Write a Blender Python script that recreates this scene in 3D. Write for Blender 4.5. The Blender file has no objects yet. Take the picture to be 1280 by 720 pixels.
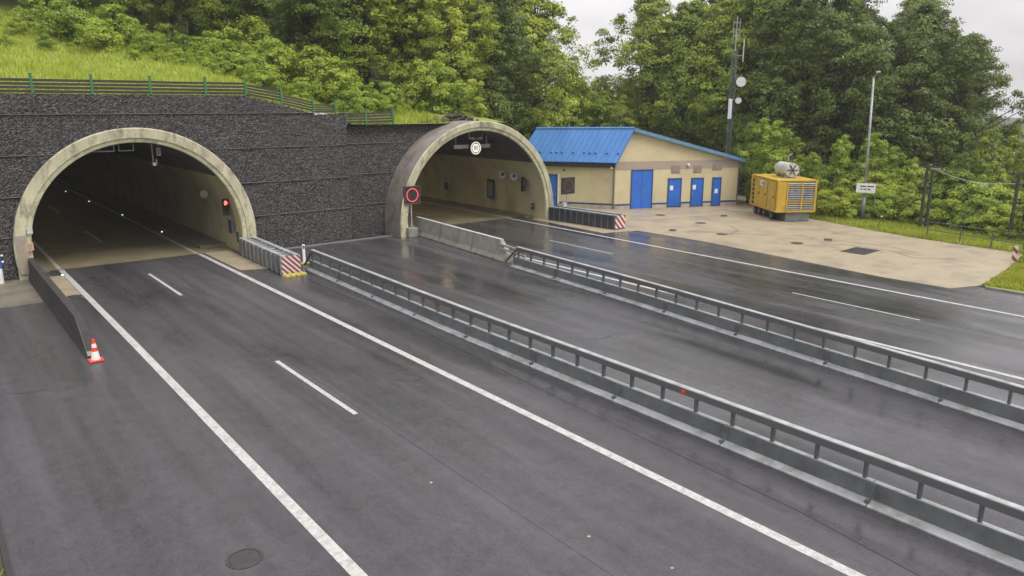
import bpy, math, random
import numpy as np
from mathutils import Matrix, Vector

S = bpy.context.scene
COL = S.collection
R = math.radians

# ------------------------------------------------------------------ camera
cam_d = bpy.data.cameras.new('camera')
cam = bpy.data.objects.new('camera', cam_d)
COL.objects.link(cam)
cam_d.sensor_width = 36.0
cam_d.lens = 931.0 / 1280.0 * 36.0
cam_d.clip_start = 0.1
cam_d.clip_end = 6000
rt = Vector((0.78350198, -0.62138929, 0.0))
up = Vector((0.14719725, 0.18559917, 0.97153791))
fw = Vector((0.60370325, 0.76120188, -0.23688411))
cam.matrix_world = Matrix(((rt.x, up.x, -fw.x, 0.0), (rt.y, up.y, -fw.y, 0.0), (rt.z, up.z, -fw.z, 8.75), (0, 0, 0, 1)))
S.camera = cam

# ------------------------------------------------------------------ sky, sun, exposure
SUN_EL, SUN_AZ = 54.0, 164.0          # azimuth clockwise from +Y
W = bpy.data.worlds.new('World'); S.world = W; W.use_nodes = True
wn, wl = W.node_tree.nodes, W.node_tree.links
wn.clear()
w_out = wn.new('ShaderNodeOutputWorld'); w_bg = wn.new('ShaderNodeBackground')
w_sky = wn.new('ShaderNodeTexSky'); w_sky.sky_type = 'NISHITA'; w_sky.sun_disc = False
w_sky.sun_elevation = R(SUN_EL); w_sky.sun_rotation = R(SUN_AZ)
w_sky.air_density = 1.0; w_sky.dust_density = 4.0; w_sky.ozone_density = 1.0
w_hs = wn.new('ShaderNodeHueSaturation'); w_hs.inputs['Saturation'].default_value = 0.16
w_tc = wn.new('ShaderNodeTexCoord'); w_map = wn.new('ShaderNodeMapping'); w_map.inputs['Scale'].default_value = (1, 1, 3.2)
w_nz = wn.new('ShaderNodeTexNoise'); w_nz.inputs['Scale'].default_value = 4.5; w_nz.inputs['Detail'].default_value = 6
w_rp = wn.new('ShaderNodeMapRange'); w_rp.inputs['From Min'].default_value = 0.3; w_rp.inputs['From Max'].default_value = 0.7
w_rp.inputs['To Min'].default_value = 0.78; w_rp.inputs['To Max'].default_value = 1.14
w_mx = wn.new('ShaderNodeMix'); w_mx.data_type = 'RGBA'; w_mx.blend_type = 'MIX'; w_mx.inputs[0].default_value = 0.85
w_mx.inputs[7].default_value = (7.0, 6.85, 7.05, 1)     # even cloud layer under the blue
w_mul = wn.new('ShaderNodeMix'); w_mul.data_type = 'RGBA'; w_mul.blend_type = 'MULTIPLY'; w_mul.inputs[0].default_value = 1.0
wl.new(w_sky.outputs[0], w_hs.inputs['Color']); wl.new(w_hs.outputs[0], w_mx.inputs[6])
wl.new(w_tc.outputs['Generated'], w_map.inputs[0]); wl.new(w_map.outputs[0], w_nz.inputs['Vector'])
wl.new(w_nz.outputs['Fac'], w_rp.inputs['Value'])
wl.new(w_mx.outputs[2], w_mul.inputs[6]); wl.new(w_rp.outputs[0], w_mul.inputs[7])
w_sp = wn.new('ShaderNodeSeparateXYZ'); wl.new(w_tc.outputs['Generated'], w_sp.inputs[0])
w_oc = wn.new('ShaderNodeMapRange'); w_oc.inputs['To Min'].default_value = 0.56; w_oc.inputs['To Max'].default_value = 1.36
wl.new(w_sp.outputs[2], w_oc.inputs['Value'])
w_m2 = wn.new('ShaderNodeMix'); w_m2.data_type = 'RGBA'; w_m2.blend_type = 'MULTIPLY'; w_m2.inputs[0].default_value = 1.0
wl.new(w_mul.outputs[2], w_m2.inputs[6]); wl.new(w_oc.outputs[0], w_m2.inputs[7])
wl.new(w_m2.outputs[2], w_bg.inputs['Color']); wl.new(w_bg.outputs[0], w_out.inputs['Surface'])
w_bg.inputs['Strength'].default_value = 0.14

sun_d = bpy.data.lights.new('sun', 'SUN'); sun = bpy.data.objects.new('sun', sun_d); COL.objects.link(sun)
sun_d.energy = 1.5; sun_d.angle = R(25); sun_d.color = (1.0, 0.96, 0.9)
sd = Vector((math.sin(R(SUN_AZ)) * math.cos(R(SUN_EL)), math.cos(R(SUN_AZ)) * math.cos(R(SUN_EL)), math.sin(R(SUN_EL))))
sun.rotation_euler = sd.to_track_quat('Z', 'Y').to_euler()
sun.location = (20, -30, 60)

S.view_settings.view_transform = 'Standard'
S.view_settings.look = 'None'
S.view_settings.exposure = 0.68
S.view_settings.gamma = 1.0
S.view_settings.use_curve_mapping = False
S.render.engine = 'CYCLES'
S.cycles.max_bounces = 5
S.cycles.diffuse_bounces = 2
S.cycles.glossy_bounces = 3
S.cycles.transmission_bounces = 3
S.cycles.use_denoising = True

# ------------------------------------------------------------------ materials
def nn(nt, t): return nt.nodes.new(t)

def mat(name, col, rough=0.7, col2=None, scale=2.0, detail=5.0, lo=0.35, hi=0.65, bump=0.0, bscale=30.0,
        metal=0.0, spec=0.5, stretch=(1, 1, 1), dirt=None, dscale=0.6, damt=0.5, rvar=0.0, coat=0.0):
    m = bpy.data.materials.new(name); m.use_nodes = True
    nt = m.node_tree; b = nt.nodes['Principled BSDF']; L = nt.links.new
    b.inputs['Roughness'].default_value = rough; b.inputs['Metallic'].default_value = metal
    b.inputs['Specular IOR Level'].default_value = spec
    b.inputs['Coat Weight'].default_value = coat
    b.inputs['Base Color'].default_value = (*col, 1)
    g = nn(nt, 'ShaderNodeNewGeometry'); mp = nn(nt, 'ShaderNodeMapping'); mp.inputs['Scale'].default_value = stretch
    L(g.outputs['Position'], mp.inputs[0])
    out = None
    if col2:
        n = nn(nt, 'ShaderNodeTexNoise'); n.inputs['Scale'].default_value = scale; n.inputs['Detail'].default_value = detail
        n.inputs['Roughness'].default_value = 0.6
        L(mp.outputs[0], n.inputs['Vector'])
        r = nn(nt, 'ShaderNodeMapRange'); r.inputs['From Min'].default_value = lo; r.inputs['From Max'].default_value = hi
        L(n.outputs['Fac'], r.inputs['Value'])
        x = nn(nt, 'ShaderNodeMix'); x.data_type = 'RGBA'
        x.inputs[6].default_value = (*col, 1); x.inputs[7].default_value = (*col2, 1)
        L(r.outputs[0], x.inputs[0]); out = x.outputs[2]
        if rvar:
            rr = nn(nt, 'ShaderNodeMapRange'); rr.inputs['To Min'].default_value = rough - rvar; rr.inputs['To Max'].default_value = rough + rvar
            L(n.outputs['Fac'], rr.inputs['Value']); L(rr.outputs[0], b.inputs['Roughness'])
    if dirt:
        n2 = nn(nt, 'ShaderNodeTexNoise'); n2.inputs['Scale'].default_value = dscale; n2.inputs['Detail'].default_value = 8
        n2.inputs['Roughness'].default_value = 0.68
        L(mp.outputs[0], n2.inputs['Vector'])
        r2 = nn(nt, 'ShaderNodeMapRange'); r2.inputs['From Min'].default_value = 0.48; r2.inputs['From Max'].default_value = 0.72
        r2.inputs['To Max'].default_value = damt
        L(n2.outputs['Fac'], r2.inputs['Value'])
        y = nn(nt, 'ShaderNodeMix'); y.data_type = 'RGBA'; y.inputs[6].default_value = (*col, 1); y.inputs[7].default_value = (*dirt, 1)
        if out: L(out, y.inputs[6])
        L(r2.outputs[0], y.inputs[0]); out = y.outputs[2]
    if out: L(out, b.inputs['Base Color'])
    if bump:
        nb = nn(nt, 'ShaderNodeTexNoise'); nb.inputs['Scale'].default_value = bscale; nb.inputs['Detail'].default_value = 4
        L(g.outputs['Position'], nb.inputs['Vector'])
        bp = nn(nt, 'ShaderNodeBump'); bp.inputs['Strength'].default_value = bump; bp.inputs['Distance'].default_value = 0.05
        L(nb.outputs['Fac'], bp.inputs['Height']); L(bp.outputs[0], b.inputs['Normal'])
    return m

def emis(name, col, strength):
    m = bpy.data.materials.new(name); m.use_nodes = True
    b = m.node_tree.nodes['Principled BSDF']; b.inputs['Base Color'].default_value = (*col, 1)
    b.inputs['Emission Color'].default_value = (*col, 1); b.inputs['Emission Strength'].default_value = strength
    return m

def asphalt_mat(name):
    """wet bitumen: aggregate grain, lengthwise wheel tracks, patchy standing water (more of it in the right carriageway)"""
    m = bpy.data.materials.new(name); m.use_nodes = True
    nt = m.node_tree; b = nt.nodes['Principled BSDF']; L = nt.links.new
    g = nn(nt, 'ShaderNodeNewGeometry')
    def noise(sc, st, det=5, ro=0.6, dist=0.0):
        mp = nn(nt, 'ShaderNodeMapping'); mp.inputs['Scale'].default_value = st; L(g.outputs['Position'], mp.inputs[0])
        n = nn(nt, 'ShaderNodeTexNoise'); n.inputs['Scale'].default_value = sc; n.inputs['Detail'].default_value = det
        n.inputs['Roughness'].default_value = ro; n.inputs['Distortion'].default_value = dist
        L(mp.outputs[0], n.inputs['Vector']); return n.outputs['Fac']
    def mrange(v, a, c, d, e):
        r = nn(nt, 'ShaderNodeMapRange'); r.inputs['From Min'].default_value = a; r.inputs['From Max'].default_value = c
        r.inputs['To Min'].default_value = d; r.inputs['To Max'].default_value = e; L(v, r.inputs['Value']); return r.outputs[0]
    def math_(op, a, c):
        q = nn(nt, 'ShaderNodeMath'); q.operation = op
        for i, v in enumerate((a, c)):
            if isinstance(v, (int, float)): q.inputs[i].default_value = v
            else: L(v, q.inputs[i])
        return q.outputs[0]
    tracks = noise(1.0, (0.9, 0.035, 1), 3)
    patch = noise(0.22, (1, 0.6, 1), 5)
    grain = noise(55, (1, 1, 1), 3, 0.7)
    blot = noise(1.6, (1, 1, 1), 6, 0.65)
    v = math_('ADD', mrange(tracks, .32, .68, .62, 1.22), mrange(patch, .3, .7, -.14, .14))
    v = math_('ADD', v, mrange(grain, .3, .7, -.3, .3))
    v = math_('ADD', v, mrange(noise(14, (1, 1, 1), 4, .75), .3, .7, -.24, .24))
    v = math_('ADD', v, mrange(blot, .35, .65, -.12, .12))
    v = math_('ADD', v, mrange(noise(6, (1, .7, 1), 5, .7), .35, .65, -.12, .12))
    spk = noise(120, (1, 1, 1), 1, .5)
    v = math_('ADD', v, mrange(spk, .62, .78, 0, .9))
    oil = noise(2.4, (1.6, .5, 1), 4, .6)
    v = math_('MULTIPLY', v, mrange(oil, .62, .74, 1.0, .72))
    cr = nn(nt, 'ShaderNodeCombineColor')
    for i, k in enumerate((0.053, 0.051, 0.055)): L(math_('MULTIPLY', v, k), cr.inputs[i])
    L(cr.outputs[0], b.inputs['Base Color'])
    sx = nn(nt, 'ShaderNodeSeparateXYZ'); L(g.outputs['Position'], sx.inputs[0])
    side = math_('ADD', mrange(sx.outputs[0], 12, 22, 0.0, 0.17), math_('MULTIPLY', mrange(sx.outputs[0], 13.6, 14.6, 0, .16), mrange(sx.outputs[0], 15.9, 16.3, 1, 0)))
    pud = noise(0.5, (1.0, 0.22, 1), 3, 0.5, 0.3)
    wet = mrange(math_('ADD', pud, side), .48, .74, 0, 1)
    rough = math_('SUBTRACT', mrange(tracks, .3, .7, .38, .50), math_('MULTIPLY', wet, .30))
    L(rough, b.inputs['Roughness'])
    b.inputs['Specular IOR Level'].default_value = 0.45
    bp = nn(nt, 'ShaderNodeBump'); bp.inputs['Distance'].default_value = 0.012
    L(mrange(wet, 0, 1, .6, .16), bp.inputs['Strength'])
    L(noise(28, (1, 1, 1), 4, 0.7), bp.inputs['Height']); L(bp.outputs[0], b.inputs['Normal'])
    return m

def stone_mat(name):
    m = bpy.data.materials.new(name); m.use_nodes = True
    nt = m.node_tree; b = nt.nodes['Principled BSDF']; L = nt.links.new
    g = nn(nt, 'ShaderNodeNewGeometry')
    v = nn(nt, 'ShaderNodeTexVoronoi'); v.inputs['Scale'].default_value = 15; L(g.outputs['Position'], v.inputs['Vector'])
    sp = nn(nt, 'ShaderNodeSeparateColor'); L(v.outputs['Color'], sp.inputs[0])
    n = nn(nt, 'ShaderNodeTexNoise'); n.inputs['Scale'].default_value = .45; n.inputs['Detail'].default_value = 6; L(g.outputs['Position'], n.inputs['Vector'])
    pw = nn(nt, 'ShaderNodeMath'); pw.operation = 'POWER'; pw.inputs[1].default_value = 2.2; L(sp.outputs[0], pw.inputs[0])
    x = nn(nt, 'ShaderNodeMix'); x.data_type = 'RGBA'; x.inputs[6].default_value = (.012, .0115, .012, 1); x.inputs[7].default_value = (.14, .13, .128, 1); L(pw.outputs[0], x.inputs[0])
    r = nn(nt, 'ShaderNodeMapRange'); r.inputs['From Min'].default_value = .4; r.inputs['From Max'].default_value = .75; r.inputs['To Max'].default_value = .35; L(n.outputs['Fac'], r.inputs['Value'])
    y = nn(nt, 'ShaderNodeMix'); y.data_type = 'RGBA'; y.inputs[7].default_value = (.05, .038, .036, 1); L(x.outputs[2], y.inputs[6]); L(r.outputs[0], y.inputs[0])
    L(y.outputs[2], b.inputs['Base Color']); b.inputs['Roughness'].default_value = .6
    bp = nn(nt, 'ShaderNodeBump'); bp.inputs['Strength'].default_value = 1.0; bp.inputs['Distance'].default_value = .07; bp.invert = True
    L(v.outputs['Distance'], bp.inputs['Height']); L(bp.outputs[0], b.inputs['Normal'])
    return m

def leaf_mat(name, c_dark, c_light, transl=0.3, rnd=0.35):
    m = bpy.data.materials.new(name); m.use_nodes = True
    nt = m.node_tree; b = nt.nodes['Principled BSDF']; L = nt.links.new
    at = nn(nt, 'ShaderNodeAttribute'); at.attribute_name = 'tint'
    oi = nn(nt, 'ShaderNodeObjectInfo')
    x = nn(nt, 'ShaderNodeMix'); x.data_type = 'RGBA'; x.inputs[6].default_value = (*c_dark, 1); x.inputs[7].default_value = (*c_light, 1)
    L(at.outputs['Fac'], x.inputs[0])
    hs = nn(nt, 'ShaderNodeHueSaturation')
    r1 = nn(nt, 'ShaderNodeMapRange'); r1.inputs['To Min'].default_value = 1 - rnd; r1.inputs['To Max'].default_value = 1 + rnd
    r2 = nn(nt, 'ShaderNodeMapRange'); r2.inputs['To Min'].default_value = 0.498; r2.inputs['To Max'].default_value = 0.472
    L(oi.outputs['Random'], r1.inputs['Value']); L(oi.outputs['Random'], r2.inputs['Value'])
    L(r1.outputs[0], hs.inputs['Value']); L(r2.outputs[0], hs.inputs['Hue']); L(x.outputs[2], hs.inputs['Color'])
    L(hs.outputs[0], b.inputs['Base Color']); b.inputs['Roughness'].default_value = 0.45
    b.inputs['Specular IOR Level'].default_value = 0.35
    tr = nn(nt, 'ShaderNodeBsdfTranslucent'); L(hs.outputs[0], tr.inputs['Color'])
    mx = nn(nt, 'ShaderNodeMixShader'); mx.inputs[0].default_value = transl
    L(b.outputs[0], mx.inputs[1]); L(tr.outputs[0], mx.inputs[2])
    L(mx.outputs[0], nt.nodes['Material Output'].inputs['Surface'])
    return m

def stripe_mat(name, a, c, freq, ax=(1, 0, 1), chev=False):
    """diagonal reflective stripes, in the object's own axes"""
    m = bpy.data.materials.new(name); m.use_nodes = True
    nt = m.node_tree; b = nt.nodes['Principled BSDF']; L = nt.links.new
    tc = nn(nt, 'ShaderNodeTexCoord'); d = nn(nt, 'ShaderNodeVectorMath'); d.operation = 'DOT_PRODUCT'
    L(tc.outputs['Object'], d.inputs[0]); d.inputs[1].default_value = tuple(q * freq for q in ax)
    f = nn(nt, 'ShaderNodeMath'); f.operation = 'FRACT'; L(d.outputs['Value'], f.inputs[0])
    q = nn(nt, 'ShaderNodeMath'); q.operation = 'GREATER_THAN'; q.inputs[1].default_value = 0.5; L(f.outputs[0], q.inputs[0])
    x = nn(nt, 'ShaderNodeMix'); x.data_type = 'RGBA'; x.inputs[6].default_value = (*a, 1); x.inputs[7].default_value = (*c, 1)
    L(q.outputs[0], x.inputs[0]); L(x.outputs[2], b.inputs['Base Color']); b.inputs['Roughness'].default_value = 0.4
    return m

M = {}
M['asphalt'] = asphalt_mat('wet asphalt')
M['paint'] = mat('road paint', (.46, .46, .44), .45, (.31, .31, .30), 9, 6, .4, .7, bump=.35, bscale=22, dirt=(.12, .12, .12), dscale=3, damt=.55)
M['seal'] = mat('joint seal', (.018, .018, .019), .4)
M['apron'] = mat('buff concrete', (.335, .275, .185), .5, (.275, .228, .158), .35, 7, .35, .65, bump=.15, bscale=40, dirt=(.14, .118, .088), dscale=.5, damt=.8, rvar=.28)
M['apron_grey'] = mat('stained concrete', (.20, .18, .13), .55, (.13, .12, .095), 1.2, 7, bump=.15, bscale=40, dirt=(.07, .065, .055), dscale=.8, damt=.7)
M['tunnel_floor'] = mat('glow-tinted dry concrete', (.19, .16, .085), .75, (.12, .105, .065), .6, 5, bump=.1, bscale=40)  # dry concrete with the yellow lamp glow tinted into its colour
M['stone'] = stone_mat('charcoal crushed stone')
M['joint'] = mat('wire mesh edge', (.17, .165, .165), .6)
M['ring'] = mat('portal concrete', (.50, .465, .315), .8, (.36, .34, .235), 1.6, 7, .35, .65, bump=.3, bscale=14, stretch=(1, 1, .4), dirt=(.06, .055, .048), dscale=1.9, damt=1.0)
M['rim'] = mat('portal rim concrete', (.52, .51, .32), .8, (.40, .40, .25), 2.5, 6, bump=.2, bscale=20, dirt=(.06, .06, .05), dscale=2.2, damt=.7)
M['barrel'] = mat('barrel concrete', (.24, .21, .19), .6, (.17, .15, .13), 1.0, 6, bump=.15, bscale=14, dirt=(.09, .085, .06), dscale=1.0, damt=.7)
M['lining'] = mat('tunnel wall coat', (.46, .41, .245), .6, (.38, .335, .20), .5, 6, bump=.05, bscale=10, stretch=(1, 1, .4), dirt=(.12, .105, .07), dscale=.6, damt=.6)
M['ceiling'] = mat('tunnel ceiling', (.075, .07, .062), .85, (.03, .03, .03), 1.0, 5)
M['walkway'] = mat('tunnel walkway', (.16, .145, .11), .8, (.1, .09, .075), 1.0, 6, bump=.1)
M['galv'] = mat('weathered galvanised steel', (.43, .44, .445), .5, (.29, .30, .305), 1.1, 8, metal=.25, dirt=(.11, .10, .085), dscale=1.7, damt=.75, rvar=.12, bump=.03, bscale=60)
M['galv_dark'] = mat('grimy galvanised steel', (.17, .185, .185), .5, (.115, .127, .127), 1.3, 6, metal=.25, dirt=(.06, .062, .06), dscale=1.5, damt=.6, rvar=.1)
M['cushion'] = mat('dark blue-grey steel', (.045, .058, .075), .45, (.03, .036, .045), 1.5, 5, metal=.2, dirt=(.07, .045, .03), dscale=1.6, damt=.6)
M['post_steel'] = mat('dull steel post', (.14, .145, .15), .5, metal=.5)
M['jersey'] = mat('barrier concrete', (.27, .255, .215), .8, (.20, .19, .165), 2, 6, bump=.2, bscale=25, dirt=(.09, .085, .075), dscale=1.4, damt=.6)
M['jersey_dark'] = mat('shaded grimy concrete', (.036, .030, .029), .85, (.022, .018, .018), 2, 6, bump=.2, bscale=25, dirt=(.04, .036, .034), dscale=.9, damt=.8)  # shade of the barrier's side face darkened into the base colour, besides grime
M['plaster'] = mat('ochre plaster', (.52, .45, .275), .85, (.475, .41, .25), .8, 6, bump=.06, bscale=60, dirt=(.28, .22, .13), dscale=.5, damt=.35)
M['band'] = mat('mauve plaster band', (.33, .27, .215), .85, (.29, .24, .195), 1.2, 5, bump=.06, bscale=60)
M['plinth'] = mat('pale plinth', (.42, .36, .28), .8, (.32, .28, .22), 2, 6, dirt=(.12, .11, .09), dscale=1.5, damt=.6)
M['blue'] = mat('blue door paint', (.022, .125, .50), .4, (.018, .105, .42), 2, 4)
M['blue_dark'] = mat('dark blue trim', (.012, .05, .16), .45)
M['roof'] = mat('blue roof sheet', (.065, .215, .52), .38, (.048, .17, .44), .8, 5, stretch=(1, 1, .25), rvar=.08)
M['grey_plate'] = mat('grey louvre', (.30, .25, .20), .6, (.25, .21, .17), 3, 4)
M['white'] = mat('white plastic', (.72, .72, .70), .45, (.6, .6, .58), 3, 4)
M['white_steel'] = mat('white painted steel', (.50, .50, .47), .5, (.36, .36, .34), 4, 5, dirt=(.25, .2, .13), dscale=3, damt=.5)
M['black'] = mat('black housing', (.012, .012, .013), .4)
M['dark'] = mat('dark rubber', (.02, .02, .02), .7)
M['iron'] = mat('cast iron', (.045, .042, .04), .5, (.03, .028, .028), 8, 4, bump=.4, bscale=70)
M['yellow'] = mat('yellow generator paint', (.50, .325, .028), .5, (.42, .27, .026), 1.2, 5, dirt=(.2, .13, .03), dscale=2.0, damt=.5)
M['yellow_dull'] = mat('dull yellow rubber', (.42, .34, .07), .6, (.30, .25, .06), 5, 4)
M['orange'] = mat('cone orange', (.75, .05, .02), .45, (.62, .045, .02), 5, 4)
M['red_ring'] = emis('lit red ring', (.75, .06, .08), 0.45)
M['red_dim'] = mat('unlit red ring', (.11, .05, .05), .4)
M['red_lamp'] = emis('red signal lamp', (1.0, .06, .04), 4.0)
M['stud_lamp'] = emis('white stud lamp', (.9, .95, 1.0), 1.3)
M['sign_lit'] = emis('lit sign face', (.85, .8, .72), 0.55)
M['green_post'] = mat('green post paint', (.04, .16, .06), .5, (.03, .11, .045), 6, 4)
M['board'] = mat('weathered fence board', (.048, .044, .034), .8, (.025, .023, .02), 4, 6, stretch=(.3, 1, 3))
M['wood'] = mat('creosoted timber', (.05, .042, .036), .85, (.03, .026, .022), 4, 6, stretch=(3, 3, .3))
M['bark'] = mat('bark', (.07, .058, .045), .9, (.04, .034, .028), 6, 5, stretch=(1, 1, .3), bump=.4, bscale=15)
M['rail_paint'] = mat('grey handrail paint', (.055, .07, .065), .5)
M['blue_strip'] = mat('blue marker', (.03, .10, .30), .5)
M['soil'] = mat('forest floor', (.045, .06, .022), .95, (.03, .035, .018), .5, 6, bump=.3, bscale=4)
M['turf'] = mat('meadow ground', (.24, .29, .036), .95, (.16, .21, .03), .35, 7, bump=.4, bscale=6)
M['grass'] = leaf_mat('grass blades', (.20, .30, .025), (.43, .50, .07), .3, 0)
M['grass_dark'] = leaf_mat('verge grass blades', (.19, .28, .024), (.42, .46, .07), .3, 0)
M['leaf_mid'] = leaf_mat('mid green leaves', (.090, .158, .016), (.285, .39, .036))
M['leaf_bright'] = leaf_mat('bright green leaves', (.12, .225, .018), (.34, .47, .05), .32, .16)
M['leaf_dark'] = leaf_mat('dark green leaves', (.056, .10, .017), (.18, .255, .034))
M['needle'] = leaf_mat('pine needles', (.034, .06, .02), (.10, .145, .038), .2, .25)
M['stripe'] = stripe_mat('red and white stripes', (.52, .49, .46), (.24, .035, .035), 2.1)
M['stripe_fine'] = stripe_mat('fine red and white stripes', (.50, .47, .45), (.22, .035, .035), 3.4)

# ------------------------------------------------------------------ mesh helpers
class MB:
    def __init__(s): s.v = []; s.f = []
    def quad(s, a, b, c, d):
        i = len(s.v); s.v += [a, b, c, d]; s.f.append((i, i + 1, i + 2, i + 3)); return s
    def poly(s, pts):
        i = len(s.v); s.v += list(pts); s.f.append(tuple(range(i, i + len(pts)))); return s
    def box(s, c, d, rz=0.0, rx=0.0):
        i = len(s.v); hx, hy, hz = d[0] / 2, d[1] / 2, d[2] / 2
        cz, sz = math.cos(rz), math.sin(rz); cx_, sx_ = math.cos(rx), math.sin(rx)
        for x, y, z in ((-1, -1, -1), (1, -1, -1), (1, 1, -1), (-1, 1, -1), (-1, -1, 1), (1, -1, 1), (1, 1, 1), (-1, 1, 1)):
            px, py, pz = x * hx, y * hy, z * hz
            py, pz = py * cx_ - pz * sx_, py * sx_ + pz * cx_
            s.v.append((c[0] + px * cz - py * sz, c[1] + px * sz + py * cz, c[2] + pz))
        for q in ((0, 3, 2, 1), (4, 5, 6, 7), (0, 1, 5, 4), (1, 2, 6, 5), (2, 3, 7, 6), (3, 0, 4, 7)): s.f.append(tuple(i + k for k in q))
        return s
    def tube(s, p0, p1, r0, r1=None, n=8, cap=True):
        r1 = r0 if r1 is None else r1
        p0, p1 = Vector(p0), Vector(p1); d = (p1 - p0).normalized()
        a = d.orthogonal().normalized(); b = d.cross(a); i = len(s.v)
        for p, r in ((p0, r0), (p1, r1)):
            for k in range(n):
                t = 2 * math.pi * k / n; s.v.append(tuple(p + (a * math.cos(t) + b * math.sin(t)) * r))
        for k in range(n): s.f.append((i + k, i + (k + 1) % n, i + n + (k + 1) % n, i + n + k))
        if cap: s.f.append(tuple(i + k for k in reversed(range(n)))); s.f.append(tuple(i + n + k for k in range(n)))
        return s
    def sweep(s, prof, path, closed=True, caps=True):
        """prof (x,z) swept along path of (origin, right-vector) with z up"""
        n = len(prof); i0 = len(s.v)
        for o, r in path:
            for x, z in prof: s.v.append((o[0] + r[0] * x, o[1] + r[1] * x, o[2] + z))
        for j in range(len(path) - 1):
            for k in range(n if closed else n - 1):
                a = i0 + j * n + k; b = i0 + j * n + (k + 1) % n
                s.f.append((a, b, b + n, a + n))
        if caps:
            s.f.append(tuple(i0 + k for k in range(n)))
            s.f.append(tuple(i0 + (len(path) - 1) * n + k for k in reversed(range(n))))
        return s
    def lathe(s, prof, c=(0, 0, 0), n=16):
        i = len(s.v); m = len(prof)
        for k in range(n):
            t = 2 * math.pi * k / n
            for r, z in prof: s.v.append((c[0] + r * math.cos(t), c[1] + r * math.sin(t), c[2] + z))
        for k in range(n):
            for j in range(m - 1):
                a = i + k * m + j; b = i + ((k + 1) % n) * m + j
                s.f.append((a, b, b + 1, a + 1))
        return s
    def ring(s, cx, cz, r0, r1, y0, y1, a0=0, a1=360, n=32):
        """annulus of radii r0..r1 in the XZ plane between y0 and y1"""
        full = abs(a1 - a0) >= 360; i = len(s.v); m = n if full else n + 1
        for k in range(m):
            t = R(a0 + (a1 - a0) * k / n); c, q = math.cos(t), math.sin(t)
            s.v += [(cx + r0 * c, y0, cz + r0 * q), (cx + r1 * c, y0, cz + r1 * q), (cx + r1 * c, y1, cz + r1 * q), (cx + r0 * c, y1, cz + r0 * q)]
        for k in range(n):
            a = i + 4 * k; b = i + 4 * ((k + 1) % m)
            for j in range(4): s.f.append((a + j, b + j, b + (j + 1) % 4, a + (j + 1) % 4))
        if not full: s.f.append((i, i + 1, i + 2, i + 3)); e = i + 4 * n; s.f.append((e + 3, e + 2, e + 1, e))
        return s
    def build(s, name, m, parent=None, smooth=False, bevel=0.0, local=False):
        o = None
        off = Vector((0, 0, 0))
        if parent is not None and not local:
            p = parent
            while p is not None: off += p.location; p = p.parent
        me = bpy.data.meshes.new(name)
        me.from_pydata([(v[0] - off.x, v[1] - off.y, v[2] - off.z) for v in s.v], [], s.f)
        me.validate(); me.update()
        me.materials.append(M[m] if isinstance(m, str) else m)
        o = bpy.data.objects.new(name, me); COL.objects.link(o)
        if parent is not None: o.parent = parent
        if smooth: me.polygons.foreach_set('use_smooth', [True] * len(me.polygons))
        if bevel:
            bv = o.modifiers.new('bevel', 'BEVEL'); bv.width = bevel; bv.segments = 2; bv.limit_method = 'ANGLE'
        return o

def tag(o, label=None, cat=None, group=None, kind=None):
    if label: o['label'] = label
    if cat: o['category'] = cat
    if group: o['group'] = group
    if kind: o['kind'] = kind
    return o

def empty(name, loc, label, cat, group=None, rz=0.0):
    o = bpy.data.objects.new(name, None); COL.objects.link(o); o.location = loc; o.rotation_euler = (0, 0, rz)
    o.empty_display_size = 0.2
    return tag(o, label, cat, group)

def copy_tree(o, parent=None):
    c = o.copy(); COL.objects.link(c); c.parent = parent
    for ch in o.children: copy_tree(ch, c)
    return c

def share(src, name, parent, loc=None, rot=None):
    c = bpy.data.objects.new(name, src.data); COL.objects.link(c); c.parent = parent
    if loc is not None: c.location = loc
    if rot is not None: c.rotation_euler = rot
    return c

def text_mesh(body, size, name, m, parent, mtx):
    cu = bpy.data.curves.new(name, 'FONT'); cu.body = body; cu.size = size; cu.align_x = 'CENTER'; cu.align_y = 'CENTER'; cu.extrude = 0.004
    t = bpy.data.objects.new(name, cu); COL.objects.link(t)
    dg = bpy.context.evaluated_depsgraph_get()
    me = bpy.data.meshes.new_from_object(t.evaluated_get(dg)); bpy.data.objects.remove(t)
    me.transform(mtx); me.materials.clear(); me.materials.append(M[m])
    o = bpy.data.objects.new(name, me); COL.objects.link(o); o.parent = parent
    return o

def fast_mesh(name, V, F4, m, tint=None):
    me = bpy.data.meshes.new(name); n = len(F4)
    me.vertices.add(len(V)); me.vertices.foreach_set('co', V.astype(np.float32).ravel())
    me.loops.add(n * 4); me.loops.foreach_set('vertex_index', F4.astype(np.int32).ravel())
    me.polygons.add(n); me.polygons.foreach_set('loop_start', np.arange(0, 4 * n, 4, dtype=np.int32))
    me.update(calc_edges=True)
    if tint is not None:
        a = me.attributes.new('tint', 'FLOAT', 'FACE'); a.data.foreach_set('value', tint.astype(np.float32))
    me.materials.append(M[m]); return me

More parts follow.
